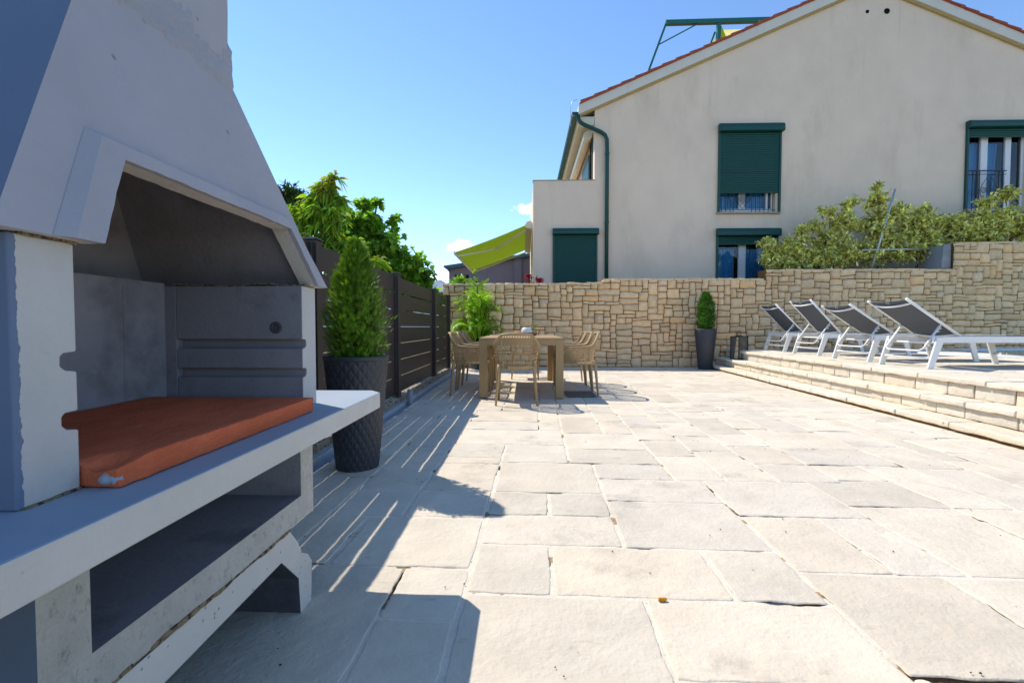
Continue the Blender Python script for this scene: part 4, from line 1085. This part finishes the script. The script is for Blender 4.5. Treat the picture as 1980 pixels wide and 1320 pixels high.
mb.tube([(0, 0, 0), (.005, 0, .12)], .003, 5); mb.build('leaves', M['sprig'], t, recalc=False)

# ------------------------------------------------------------------ sun loungers (head end towards -X)
def lounger(label, loc, rz, ang, group=None):
    t = thing('sun_lounger', label, 'sun lounger', loc, rz, 'sun loungers in a row on the pool deck')
    w = .31; zr = .335; L0, L1 = .02, 1.90; hx_, hz_ = .37, .375; bl = .78
    for s_ in (-1, 1):
        mb = MB(); mb.beam((L0, s_ * w, zr), (L1, s_ * w, zr), .028, .072); mb.build('side_rail', M['alu_white'], t, bevel=.006)
    for s_ in (-1, 1):
        for (xb, xt) in ((-.035, .085), (1.47, 1.365)):
            mb = MB(); y_ = s_ * (w + .030)
            hw0, hw1 = .034, .046
            mb.hexa([(xb - hw0, y_ - .013, 0), (xb + hw0, y_ - .013, 0), (xb + hw0, y_ + .013, 0), (xb - hw0, y_ + .013, 0), (xt - hw1, y_ - .013, zr + .03), (xt + hw1, y_ - .013, zr + .03), (xt + hw1, y_ + .013, zr + .03), (xt - hw1, y_ + .013, zr + .03)])
            mb.build('leg', M['alu_white'], t, bevel=.005)
    for (x_, z_, r_, e_) in ((-.005, .12, .014, .015), (.07, .30, .012, 0), (1.44, .14, .014, .015)):
        mb = MB(); mb.tube([(x_, -w - e_, z_), (x_, w + e_, z_)], r_, 10); mb.build('cross_bar', M['alu_white'], t, smooth=True)
    mb = MB(); mb.beam((L1 - .01, -w, zr), (L1 - .01, w, zr), .03, .06); mb.build('foot_rail', M['alu_white'], t, bevel=.004)
    a = R(ang); d = Vector((-math.cos(a), 0, math.sin(a))); hp_ = Vector((hx_, 0, hz_)); n_ = Vector((math.sin(a), 0, math.cos(a)))
    mb = MB()
    for s_ in (-1, 1): mb.tube([hp_ + Vector((0, s_ * (w - .03), 0)), hp_ + d * bl + Vector((0, s_ * (w - .03), 0))], .0165, 8)
    def sag(u_, at, k): return hp_ + d * at + Vector((0, u_ * (w - .03), 0)) - n_ * k * (1 - u_ * u_)
    mb.tube([sag(-1 + q / 6, bl - .085, .045) for q in range(13)], .013, 6); mb.tube([sag(-1 + q / 6, .045, .035) for q in range(13)], .012, 6)
    bf = mb.build('backrest_frame', M['alu_white'], t, smooth=True)
    mb = MB(); nn_ = 12; mm_ = 14
    for j in range(mm_ + 1):
        for i in range(nn_ + 1):
            u_ = -1 + 2 * i / nn_; at = .03 + (bl - .045) * j / mm_
            mb.v.append(tuple(sag(u_ * .97, at, .018)))
    for j in range(mm_):
        for i in range(nn_): q = j * (nn_ + 1) + i; mb.f.append((q, q + 1, q + nn_ + 2, q + nn_ + 1)); mb.m.append(0); mb.c.append(None)
    o = mb.build('backrest_sling', M['mesh'], t, smooth=True); so_ = o.modifiers.new('s', 'SOLIDIFY'); so_.thickness = .004
    mb = MB(); c_ = sag(0, bl - .040, .018) - n_ * .0035
    ax_, ay_ = d, Vector((0, 1, 0))
    for (px_, py_, r_) in ((0, 0, .014), (.004, .013, .009), (-.004, -.012, .008)):
        mb.add([c_ + ax_ * (px_ + r_ * math.cos(k * PI / 4)) * .9 + ay_ * (py_ + r_ * math.sin(k * PI / 4)) for k in range(8)], [tuple(range(8))])
    mb.v = [tuple(Vector(v) - n_ * .0008 * (i // 8)) for i, v in enumerate(mb.v)]
    mb.build('emblem', M['white'], o, recalc=False)
    mb = MB()
    for j in range(2):
        for i in range(9): mb.v.append((hx_ + .02 + (L1 - hx_ - .05) * j, (-1 + i / 4) * (w - .02), .372 - .010 * (1 - (-1 + i / 4) ** 2)))
    for i in range(8): mb.f.append((i, i + 1, i + 10, i + 9)); mb.m.append(0); mb.c.append(None)
    o = mb.build('seat_sling', M['mesh'], t, smooth=True); so_ = o.modifiers.new('s', 'SOLIDIFY'); so_.thickness = .005
    # U-shaped support bar swinging from the backrest, with toothed ratchets
    piv = hp_ + d * (.255); low = Vector((-.055, 0, .205))
    mb = MB(); r_ = w - .045
    mb.tube([piv + Vector((0, -r_, 0)), low + Vector((0.012, -r_, .03)), low + Vector((0, -r_ + .05, 0)), low + Vector((0, r_ - .05, 0)), low + Vector((.012, r_, .03)), piv + Vector((0, r_, 0))], .0105, 8)
    mb.build('support_bar', M['alu_white'], t, smooth=True)
    mb = MB(); dd = (low - piv).normalized(); px_ = Vector((-dd.z, 0, dd.x))
    if px_.x < 0: px_ = -px_
    for s_ in (-1, 1):
        mb = MB(); ln_ = (low - piv).length; off = Vector((0, s_ * (r_ - .012), 0))
        mb.beam(piv + dd * ln_ * .06 + off, piv + dd * ln_ * .90 + off, .006, .016, up=(px_.x, px_.y, px_.z))
        for (f0, cnt) in ((.10, 2), (.62, 3)):
            for k in range(cnt):
                b_ = piv + dd * (ln_ * (f0 + k * .115)) + off
                mb.tube([b_, b_ + px_ * .030 + dd * .012, b_ + px_ * .036 - dd * .006], .0065, 5)
        mb.build('ratchet', M['alu_white'], t, smooth=False)
    return t
DZ = .4165
lounger('nearest sun lounger at the right with its white side rail running out of the picture', (4.70, 5.70, DZ), R(2), 34)
lounger('second nearest sun lounger with its backrest lowered as flat as the nearest one', (4.82, 6.78, DZ), R(2), 33)
lounger('sun lounger with the steepest backrest between the farthest one and the flatter pair', (4.98, 8.10, DZ), R(1), 47)
lounger('farthest sun lounger beside the lantern and closest to the stone wall', (5.07, 9.28, DZ), R(1), 45)

# ------------------------------------------------------------------ lantern on the steps
t = thing('glass_lantern', 'black framed square glass lantern with ring handle on the middle step', 'lantern', (4.40, 9.42, .2395), R(20))
mb = MB(); w = .108; h = .47
for sx_ in (-1, 1):
    for sy_ in (-1, 1): mb.box(sx_ * w - .009, sx_ * w + .009, sy_ * w - .009, sy_ * w + .009, 0, h)
for z in (0.0, h - .018):
    for s_ in (-1, 1):
        mb.box(-w + .0095, w - .0095, s_ * w - .008, s_ * w + .008, z + .001, z + .017); mb.box(s_ * w - .008, s_ * w + .008, -w + .0095, w - .0095, z + .001, z + .017)
mb.build('frame', M['iron'], t)
mb = MB(); mb.box(-w + .01, w - .01, -w + .01, w - .01, .018, .022); mb.build('floor_plate', M['iron'], t)
mb = MB()
for s_ in (-1, 1):
    mb.add([(-w + .01, s_ * w, .018), (w - .01, s_ * w, .018), (w - .01, s_ * w, h - .018), (-w + .01, s_ * w, h - .018)], [(0, 1, 2, 3)])
    mb.add([(s_ * w, -w + .01, .018), (s_ * w, w - .01, .018), (s_ * w, w - .01, h - .018), (s_ * w, -w + .01, h - .018)], [(0, 1, 2, 3)])
mb.build('glass_panes', M['lglass'], t, recalc=False)
mb = MB(); mb.add([(-w * .7, -w * .7, h + .001), (w * .7, -w * .7, h + .001), (w * .7, w * .7, h + .001), (-w * .7, w * .7, h + .001), (-.035, -.035, h + .018), (.035, -.035, h + .018), (.035, .035, h + .018), (-.035, .035, h + .018)], [(3, 2, 1, 0), (4, 5, 6, 7), (0, 1, 5, 4), (1, 2, 6, 5), (2, 3, 7, 6), (3, 0, 4, 7)])
mb.build('roof_plate', M['iron'], t)
mb = MB(); mb.tube([(.045 * math.cos(k * PI / 8), 0, h + .060 + .045 * math.sin(k * PI / 8)) for k in range(16)], .006, 6, closed=True); mb.build('ring_handle', M['iron'], t, smooth=True)
t = thing('white_candle', 'short white pillar candle inside the black lantern', 'candle', (4.40, 9.42, .263))
mb = MB(); mb.lathe([(.001, 0), (.034, 0), (.035, .003), (.035, .118), (.031, .121), (.001, .116)], 24); cb = mb.build('wax', M['candle'], t, smooth=True)
mb = MB(); mb.tube([(0, 0, .115), (.001, 0, .13)], .0015, 5); mb.build('wick', M['iron'], t)

# ------------------------------------------------------------------ small things on the ground
t = thing('floor_drain', 'ribbed dark metal drain grate in the paving beside the right table leg', 'drain', (.745, 6.03, .012))
mb = MB(); mb.box(-.19, .19, -.24, .24, 0, .004)
mb.build('plate', M['drain'], t)
mb = MB()
for k in range(13): x = -.175 + .35 * k / 12; mb.box(x - .006, x + .006, -.235, .235, .0041, .012)
mb.build('ribs', M['drain'], t)
t = thing('drain_pipe_stub', 'short grey pipe stub standing at the gutter by the fence', 'pipe', (-1.335, 5.30, -.02))
mb = MB(); mb.lathe([(.034, 0), (.034, .185), (.028, .185), (.028, .05)], 20); mb.build('pipe', M['pvc'], t, smooth=True)
t = thing('cork_stub', 'small yellow brown stub lying in a joint of the paving', 'litter', (.455, 1.478, .008)); t.rotation_euler = (0, R(90), R(4)); t.scale = (.75, .75, .75)
mb = MB(); mb.lathe([(.001, -.017), (.0075, -.017), (.0085, -.010), (.0075, .0), (.0085, .012), (.006, .018), (.001, .018)], 12); mb.build('stub', M['cork'], t, smooth=True)
rng = random.Random(77); mb = MB()
for i in range(150):
    b = rng.uniform(1.1, 6.0); a = rng.uniform(-1.0, 2.6); x, y = patio_xy(a, b); r_ = rng.uniform(.0015, .0045); k = len(mb.v)
    z = .006
    mb.add([(x - r_, y, z), (x, y - r_, z), (x + r_ * 1.2, y, z), (x, y + r_ * .8, z), (x, y, z + r_)], [(0, 1, 4), (1, 2, 4), (2, 3, 4), (3, 0, 4), (3, 2, 1, 0)])
tag(mb.build('grit', M['dry'], recalc=False), 'scattered dark crumbs of soil and dry leaf on the paving', 'grit', kind='stuff')

# ------------------------------------------------------------------ the house
HY = 12.0
hs_ = thing('gabled_house', 'beige rendered two storey house with red tiled gable roof and green roller shutters', 'house', (8.8, HY, 0))
def facade(holes):
    mb = MB(); zt = 6.45
    xs = sorted(set([.24, 1.83, 15.77] + [h[0] for h in holes] + [h[1] for h in holes])); zs = sorted(set([0, 4.70, zt] + [h[2] for h in holes] + [h[3] for h in holes]))
    for x0, x1 in zip(xs[:-1], xs[1:]):
        for z0, z1 in zip(zs[:-1], zs[1:]):
            cx_, cz_ = (x0 + x1) / 2, (z0 + z1) / 2
            if cx_ < 1.83 and cz_ > 4.70: continue
            if any(h[0] < cx_ < h[1] and h[2] < cz_ < h[3] for h in holes): continue
            mb.add([(x0, HY, z0), (x1, HY, z0), (x1, HY, z1), (x0, HY, z1)], [(0, 1, 2, 3)])
    gx = lambda x: 9.487 - .4236 * abs(x - 8.8)
    mb.add([(1.83, HY, zt), (15.77, HY, zt), (15.77, HY, gx(15.77)), (8.8, HY, 9.487), (1.83, HY, gx(1.83))], [(0, 1, 2, 3, 4)])
    for (x0, x1, z0, z1) in holes:   # reveals
        d = .25
        mb.add([(x0, HY, z0), (x1, HY, z0), (x1, HY, z1), (x0, HY, z1), (x0, HY + d, z0), (x1, HY + d, z0), (x1, HY + d, z1), (x0, HY + d, z1)], [(0, 4, 5, 1), (1, 5, 6, 2), (2, 6, 7, 3), (3, 7, 4, 0)])
    # returns: gable corner and balcony side
    mb.add([(1.83, HY, 4.70), (1.83, HY + .30, 4.70), (1.83, HY + .30, 6.53), (1.83, HY, 6.53)], [(3, 2, 1, 0)])
    mb.add([(.24, HY, 0), (.24, HY + 6, 0), (.24, HY + 6, 4.70), (.24, HY, 4.70)], [(0, 3, 2, 1)])
    mb.add([(.40, HY + .16, 3.8), (1.83, HY + .16, 3.8), (1.83, HY + .16, 4.70), (.40, HY + .16, 4.70)], [(0, 3, 2, 1)])
    mb.add([(.40, HY + .16, 3.8), (.40, HY + 6, 3.8), (.40, HY + 6, 4.70), (.40, HY + .16, 4.70)], [(0, 1, 2, 3)])
    mb.add([(.24, HY, 4.70), (1.83, HY, 4.70), (1.83, HY + .16, 4.70), (.40, HY + .16, 4.70)], [(0, 1, 2, 3)]); mb.add([(.24, HY, 4.70), (.40, HY + .16, 4.70), (.40, HY + 6, 4.70), (.24, HY + 6, 4.70)], [(0, 1, 2, 3)])
    mb.add([(.40, HY + .16, 3.8), (1.83, HY + .16, 3.8), (1.83, HY + 6, 3.8), (.40, HY + 6, 3.8)], [(0, 1, 2, 3)])
    # upper side wall with a door opening near the front; right and back walls
    for (ya, yb, za, zb) in ((HY + .30, HY + .9, 5.95, 6.53), (HY + .9, HY + 9, 3.8, 6.53)):
        mb.add([(1.83, ya, za), (1.83, yb, za), (1.83, yb, zb), (1.83, ya, zb)], [(0, 3, 2, 1)])
    mb.add([(15.77, HY, 0), (15.77, HY + 9, 0), (15.77, HY + 9, 6.5), (15.77, HY, 6.5)], [(0, 1, 2, 3)])
    mb.add([(.24, HY + 9, 0), (15.77, HY + 9, 0), (15.77, HY + 9, 6.5), (8.8, HY + 9, 9.4), (1.83, HY + 9, 6.5), (.24, HY + 9, 4.7)], [(5, 4, 3, 2, 1, 0)])
    return mb
holes = [(5.03, 6.47, 3.84, 5.87), (5.02, 6.44, .9, 3.27), (.79, 1.825, 1.0, 3.30), (11.24, 12.75, 3.84, 5.92)]
wb(facade(holes), 'wall', M['render'], hs_, recalc=False)
mb = MB(); mb.box(1.95, 15, HY + .9, HY + .95, .1, 6.3); wb(mb, 'dark_interior', M['room'], hs_)
# roof: two slabs, verge face, tiles
sl = .4236; gl = lambda x: 9.487 - sl * abs(x - 8.8)
poly = [(1.40, gl(1.40)), (8.8, gl(8.8)), (16.2, gl(16.2)), (16.2, gl(16.2) + .24), (8.8, gl(8.8) + .26), (1.40, gl(1.40) + .24)]
mb = MB(); mb.prism(poly, HY - .10, HY + 9.2, 'y', 0); rf = wb(mb, 'roof', M['fascia'], hs_)
poly = [(1.38, gl(1.38) - .045), (8.8, gl(8.8) - .05), (16.2, gl(16.2) - .045), (16.2, gl(16.2) + .001 - .002), (8.8, gl(8.8) - .002), (1.38, gl(1.38) - .002)]
mb = MB(); mb.prism(poly, HY - .06, HY - .001, 'y', 0); wb(mb, 'verge_band', M['ochre'], rf)  # thin ochre band under the verge face
mb = MB(); poly = [(1.42, gl(1.42) + .242), (8.8, gl(8.8) + .262), (16.24, gl(16.24) + .242), (16.24, gl(16.24) + .275), (8.8, gl(8.8) + .295), (1.42, gl(1.42) + .268)]
mb.prism(poly, HY - .14, HY + 9.25, 'y', 0)
for s_ in (-1, 1):
    k = 0
    while True:
        d = .10 + k * .345
        x = 8.8 + s_ * d
        if d > 7.05: break
        z = gl(x) + .276
        a = Vector((x, 0, z)); b = Vector((x + s_ * .345, 0, gl(x + s_ * .345) + .276))
        for j, yy in enumerate([HY - .095 + .23 * q for q in range(0, 14)]):
            mb.tube([(a.x, yy, a.z + .000), (b.x, yy, b.z + .018)], [.036, .046], 8)
        k += 1
wb(mb, 'roof_tiles', M['tile'], rf, recalc=True)
mb = MB(); mb.box(1.44, 1.83, HY + .01, HY + 9, 6.30, 6.335); mb.box(1.42, 1.46, HY + .001, HY + 9, 6.22, 6.36); wb(mb, 'soffit', M['cream'], rf)
mb = MB(); mb.box(1.45, 1.825, HY + .01, HY + .13, 6.12, 6.299); wb(mb, 'eave_beam', M['cream'], rf, bevel=.01)
# gutter and downpipe
mb = MB(); n_ = 10
for yy in (HY - .06, HY + 9):
    for k in range(n_ + 1): an = PI + PI * k / n_; mb.v.append((1.335 + .09 * math.cos(an), yy, 6.43 + .09 * math.sin(an)))
for k in range(n_): mb.f.append((k, k + 1, n_ + 2 + k, n_ + 1 + k)); mb.m.append(0); mb.c.append(None)
k = len(mb.v); mb.v += [(1.335 + .09 * math.cos(PI + PI * q / n_), HY - .06, 6.43 + .09 * math.sin(PI + PI * q / n_)) for q in range(n_ + 1)]; mb.f.append(tuple(range(k, k + n_ + 1))); mb.m.append(0); mb.c.append(None)
o = wb(mb, 'gutter', M['green'], hs_, smooth=False, recalc=False); so_ = o.modifiers.new('s', 'SOLIDIFY'); so_.thickness = .008
mb = MB(); mb.tube([(1.40, HY - .02, 6.38), (1.40, HY - .05, 6.24), (1.46, HY - .07, 6.15), (1.55, HY - .08, 6.09), (1.98, HY - .08, 5.90), (2.08, HY - .08, 5.83), (2.13, HY - .08, 5.72), (2.14, HY - .08, 5.4), (2.14, HY - .08, 0)], .050, 12)
dp = wb(mb, 'downpipe', M['green'], hs_, smooth=True)
mb = MB()
for z in (5.35, 3.6): mb.tube([(2.14, HY - .08, z - .02), (2.14, HY - .08, z + .02)], .060, 12)
wb(mb, 'pipe_clamp', M['green'], dp)
mb = MB(); mb.tube([(1.20, HY - .1, 6.05), (1.19, HY - .1, 6.55), (1.24, HY - .1, 6.68), (1.36, HY - .1, 6.72)], .008, 6); mb.tube([(1.19, HY - .1, 6.35), (1.30, HY - .1, 6.30)], .007, 6); wb(mb, 'lightning_rod', M['galv'], hs_, smooth=True)
# balcony cap, upper door and cassette awning under the eave
mb = MB(); mb.box(.225, 1.845, HY - .015, HY + .175, 4.702, 4.722); wb(mb, 'parapet_cap', M['sill'], hs_)
mb = MB(); mb.prism([(1.58, 5.86), (1.74, 5.84), (1.79, 5.90), (1.79, 6.02), (1.72, 6.08), (1.60, 6.04), (1.565, 5.96)], HY + .22, HY + 5.2, 'y'); mb.box(1.70, 1.712, HY + .2, HY + 5.2, 5.80, 5.838); mb.box(1.62, 1.632, HY + .2, HY + 5.2, 5.815, 5.852)
wb(mb, 'awning_cassette', M['cream'], hs_, bevel=.004)
mb = MB(); mb.box(1.80, 1.828, HY + .92, HY + 2.4, 3.85, 5.7); mb.box(1.828 - .03, 1.829, HY + .31, HY + .36, 3.85, 5.9); wb(mb, 'balcony_door', M['green'], hs_)

def shutter_window(x0, x1, ztop, zbox, zsh, zbot, holes_x, mull, curtain, frame_low=0, name_label=None, sill=True):
    f = thing('window', None, None, (0, 0, 0)); f.parent = hs_; f.location = Vector(((x0 + x1) / 2, HY, zbot)) - Vector(hs_.location)
    if name_label: f['label'] = name_label
    hx0, hx1 = holes_x
    # roller box: quarter round
    n_ = 8; bh = ztop - zbox; dpt = .17
    poly = [(HY - .001, ztop), (HY - dpt * .55, ztop)] + [(HY - dpt * .55 - dpt * .45 * math.sin(PI / 2 * k / n_), ztop - bh * .55 * (1 - math.cos(PI / 2 * k / n_))) for k in range(1, n_ + 1)] + [(HY - dpt, zbox + .015), (HY - dpt + .02, zbox), (HY - .001, zbox)]
    mb = MB(); mb.prism(poly, x0, x1, 'x'); wb(mb, 'shutter_box', M['green'], f, bevel=.003)
    if zsh < zbox - .01:
        mb = MB(); z = zbox + .001; ps = []
        while z > zsh + .01:
            ps += [(HY - .030, z), (HY - .040, z - .012), (HY - .043, z - .030), (HY - .040, z - .046), (HY - .030, z - .053)]; z -= .055
        ps2 = [(HY - .030, zsh), (HY - .024, zsh), (HY - .024, zbox + .001)]
        mb.prism(ps + ps2, x0 + .055, x1 - .075, 'x'); wb(mb, 'roller_shutter', M['green'], f)
    mb = MB(); mb.box(x0 + .005, x0 + .054, HY - .062, HY - .002, zbot, zbox - .001); wb(mb, 'guide_rail', M['green'], f, bevel=.003)
    mb = MB(); mb.box(x1 - .074, x1 - .025, HY - .062, HY - .002, zbot, zbox - .001); wb(mb, 'guide_rail', M['green'], f, bevel=.003)
    # white frame
    mb = MB(); y0_, y1_ = HY + .10, HY + .16; fw = .06
    mb.box(hx0 + .001, hx0 + fw, y0_, y1_, zbot, zbox); mb.box(hx1 - fw, hx1 - .001, y0_, y1_, zbot, zbox)
    if frame_low: mb.box(hx0 + fw + .001, hx1 - fw - .001, y0_, y1_, zbot, zbot + frame_low)
    for (a, b) in mull: mb.box(a, b, y0_ - .012, y1_, zbot + frame_low + .001 if frame_low else zbot, zbox - .001)
    wb(mb, 'frame', M['winwhite'], f, bevel=.004)
    edges = [hx0 + fw] + [v for m_ in mull for v in m_] + [hx1 - fw]
    for k in range(0, len(edges), 2):
        mb = MB(); a, b = edges[k], edges[k + 1]
        if b - a < .05: continue
        mb.add([(a, y0_ + .03, zbot), (b, y0_ + .03, zbot), (b, y0_ + .03, zbox), (a, y0_ + .03, zbox)], [(0, 1, 2, 3)]); wb(mb, 'pane', M['pane'], f, recalc=False)
    if curtain is not None:
        mb = MB()
        for (a, b, slant) in curtain:
            n_ = 60
            for q in range(2):
                for i in range(n_ + 1):
                    fq = i / n_; x = a + (b - a + (slant if q == 0 else 0)) * fq
                    mb.v.append((x, HY + .24 + .022 * math.sin(fq * (b - a) * 60) + .01 * math.sin(fq * 41), zbot + .02 if q == 0 else zbox - .28))
            k = len(mb.v) - 2 * (n_ + 1)
            for i in range(n_): mb.f.append((k + i, k + i + 1, k + n_ + 2 + i, k + n_ + 1 + i)); mb.m.append(0); mb.c.append(None)
        wb(mb, 'curtain', M['curtain'], f, smooth=True, recalc=False)
    if sill:
        mb = MB(); mb.box(x0 - .03, x1 - .02, HY - .07, HY + .10, zbot - .035, zbot - .001); wb(mb, 'sill', M['sill'], f, bevel=.003)
    return f
def grille(f, x0, x1, z0, z1, cx_, scroll):
    mb = MB(); y = HY - .03
    mb.beam((x0, y, z1), (x1, y, z1), .03, .022); mb.beam((x0, y, z1 - .09), (x1, y, z1 - .09), .014, .012); mb.beam((x0, y, z0 + .05), (x1, y, z0 + .05), .014, .012)
    x = x0 + .04
    while x < x1:
        if abs(x - cx_) > .24: mb.beam((x, y, z0), (x, y, z1 - .01), .013, .013)
        x += .108
    for s_ in (-1, 1):
        mb.beam((cx_ + s_ * .235, y, z0), (cx_ + s_ * .235, y, z1), .013, .013)
        pts = []
        for k in range(26):
            an = k / 25 * 3.4 * PI; r_ = .085 * (1 - k / 32)
            pts.append((cx_ + s_ * (.13 + r_ * math.cos(an)), y, (z0 + z1) / 2 + scroll - .05 + r_ * math.sin(an)))
        mb.tube(pts, .0065, 5)
        pts = [(cx_ + s_ * .21 * math.sin(k / 12 * PI), y, z0 + .08 + (z1 - z0 - .2) * k / 12) for k in range(13)]; mb.tube(pts, .006, 5)
    for k in range(-3, 4):
        zc = (z0 + z1) / 2 + scroll + .04
        for s_ in (-1, 1): mb.beam((cx_ - .07, y, zc + k * .055 - s_ * .09), (cx_ + .07, y, zc + k * .055 + s_ * .09), .007, .007)
    wb(mb, 'iron_railing', M['iron'], f)
f = shutter_window(4.985, 6.60, 6.08, 5.87, 4.335, 3.845, (5.03, 6.47), [(5.58, 5.74), (6.27, 6.32)], [(5.1, 5.6, 0), (5.72, 6.3, 0)], .12, 'upper window with its green shutter almost fully down')
grille(f, 5.05, 6.46, 3.86, 4.86, 5.62, -.16)
shutter_window(4.965, 6.56, 3.43, 3.23, 3.02, .95, (5.02, 6.44), [(5.60, 5.78)], [(5.1, 5.55, 0), (5.85, 6.35, 0)], 0, 'ground floor window with reflecting panes half hidden by the shrub', False)
shutter_window(.745, 1.935, 3.455, 3.29, 1.0, 1.0, (.79, 1.825), [], None, 0, 'ground floor window at the left corner with its green shutter fully closed', False)
f = shutter_window(11.185, 12.95, 6.085, 5.90, 5.68, 3.845, (11.24, 12.75), [(11.67, 11.84), (12.28, 12.42)], [(11.3, 11.72, -.04), (11.80, 12.22, -.12)], .1, 'upper window at the right edge with open shutter and blue curtains')
grille(f, 11.22, 12.20, 3.86, 4.85, 11.78, .05)
for (x, z, r_) in ((8.675, 8.862, .036), (9.16, 8.866, .06)):
    mb = MB(); mb.lathe([(.001, .001), (r_, .001), (r_ * 1.08, .012), (r_ * 1.2, .0)], 20); o = wb(mb, 'wall_vent', M['hole'], hs_); o.rotation_euler = (R(90), 0, 0); o.location = Vector((x, HY - .001, z)) - Vector(hs_.location)

# ------------------------------------------------------------------ awning on the house's left side
t = thing('lime_awning', 'lime green retractable awning sloping out from the left side of the house', 'awning', (.24, 14.3, 3.62))
ya, yb = -1.95, 2.05
mb = MB(); mb.prism([(-.20, -.06), (-.02, -.10), (-.005, .06), (-.06, .13), (-.16, .10), (-.21, .02)], ya - .05, yb + .05, 'y'); mb.build('cassette', M['cream'], t, bevel=.01)
mb = MB(); n_ = 10
for j in range(2):
    for i in range(n_ + 1):
        f_ = i / n_; mb.v.append((-.19 - 1.92 * f_, (ya, yb)[j], .02 - .72 * f_ - .03 * math.sin(PI * f_)))
for i in range(n_): mb.f.append((i, i + 1, n_ + 2 + i, n_ + 1 + i)); mb.m.append(0); mb.c.append(None)
mb.build('cloth', M['awn'], t, smooth=True, recalc=False)
mb = MB(); mb.beam((-2.12, ya - .02, -.715), (-2.12, yb + .02, -.715), .05, .07); mb.build('front_bar', M['alu_white'], t, bevel=.005)
for yy in (ya + .12, yb - .12):
    mb = MB(); s_ = 1 if yy < 0 else -1
    mb.beam((-.20, yy, -.10), (-1.05, yy + s_ * .62, -.50), .05, .05); mb.beam((-1.05, yy + s_ * .62, -.50), (-2.08, yy, -.79), .045, .045); mb.build('folding_arm', M['cream'], t)

# neighbour building
t = thing('grey_outbuilding', 'low grey rendered building with slate coloured roof edge beyond the lime awning', 'building', (0, 20, 0))
mb = MB()
mb.prism([(-3.29, 0), (5.5, 0), (5.5, 4.7), (-3.29, 3.46)], 0, 6, 'y'); mb.build('wall', M['grey_house'], t)
mb = MB(); mb.prism([(-3.50, 3.50), (-3.2, 3.44), (5.6, 4.73), (5.6, 4.83), (-3.48, 3.56)], -.25, 6.2, 'y'); mb.prism([(-3.42, 3.49), (-3.29, 3.30), (-3.20, 3.44)], -.05, -.005, 'y'); mb.build('roof', M['slate'], t)
mb = MB(); mb.box(-3.03, -2.42, -.02, -.005, 3.03, 3.19); mb.build('window', M['room'], t)
for (a, b) in ((-.42, -.1),): mb = MB(); mb.box(a, b, -.10, -.005, 0, 3.9); mb.build('pilaster', M['grey_house'], t)

# roof terrace frame
t = thing('terrace_frame', 'green steel pergola frame with lime and cream cloth standing behind the roof slope', 'pergola', (5.0, 14, 7.6))
mb = MB(); mb.beam((-.78, 0, 2.36), (2.9, 0, 2.40), .12, .125); mb.build('beam', M['greenbright'], t, bevel=.005)
mb = MB(); mb.beam((-.77, 0, 2.33), (-1.55, 0, .2), .05, .06); mb.build('strut', M['greenbright'], t)
mb = MB(); mb.beam((-1.0, 0, 1.72), (.15, 0, 2.31), .025, .03); mb.build('brace', M['greenbright'], t)
mb = MB(); mb.beam((.79, 0, 2.30), (.76, 0, .3), .13, .10); mb.build('post', M['greenbright'], t)
mb = MB(); mb.beam((.70, .05, 2.10), (.38, .05, 1.2), .05, .05); mb.build('folding_arm', M['greenbright'], t)
mb = MB(); mb.add([(.88, .02, 2.28), (1.95, 1.0, 1.35), (.85, 1.0, 1.1), (.85, .02, 1.3)], [(0, 1, 2, 3)]); mb.build('lime_cloth', M['awn'], t, recalc=False)
mb = MB(); mb.add([(.95, .3, 2.32), (2.9, .3, 2.36), (1.9, 1.3, 1.2)], [(0, 1, 2)]); mb.add([(.68, .1, 1.95), (.78, .1, 1.9), (.72, .1, 1.2), (.48, .1, 1.2)], [(0, 1, 2, 3)]); mb.build('cream_cloth', M['awnwhite'], t, recalc=False)

# plants peeking over the left end of the wall
rng = random.Random(61)
broad_tree('bougainvillea', 'small plant with dark red bracts at the foot of the house corner', (.22, 11.2, 1.2), [(.12, 11.2, 2.12, .15), (.34, 11.2, 2.03, .16), (.2, 11.2, 1.95, .14)], rng, 420, 'oval', .06, M['bougain'], per=7, cat='plant', trunk_r=.02)
broad_tree('yucca', 'spiky green plant behind the left end of the stone wall', (-1.62, 11.3, 1.2), [(-1.6, 11.3, 2.02, .20), (-1.75, 11.3, 1.92, .16)], rng, 300, 'lance', .16, M['palm'], per=10, cat='plant', trunk_r=.03, droop=.1)
broad_tree('garden_bush', 'small loose green bush behind the palm and the stone wall', (-1.1, 11.3, 1.2), [(-1.25, 11.3, 2.03, .2), (-.95, 11.3, 1.98, .14), (-1.2, 11.3, 2.28, .08), (-.6, 11.3, 1.92, .12)], rng, 420, 'oval', .055, M['fig'], per=7, cat='plant', trunk_r=.02)
mb = MB(); mb.box(-2.0, 5.44, 10.66, 11.95, 0, 1.72); tag(mb.build('garden_soil', M['soil']), kind='structure')
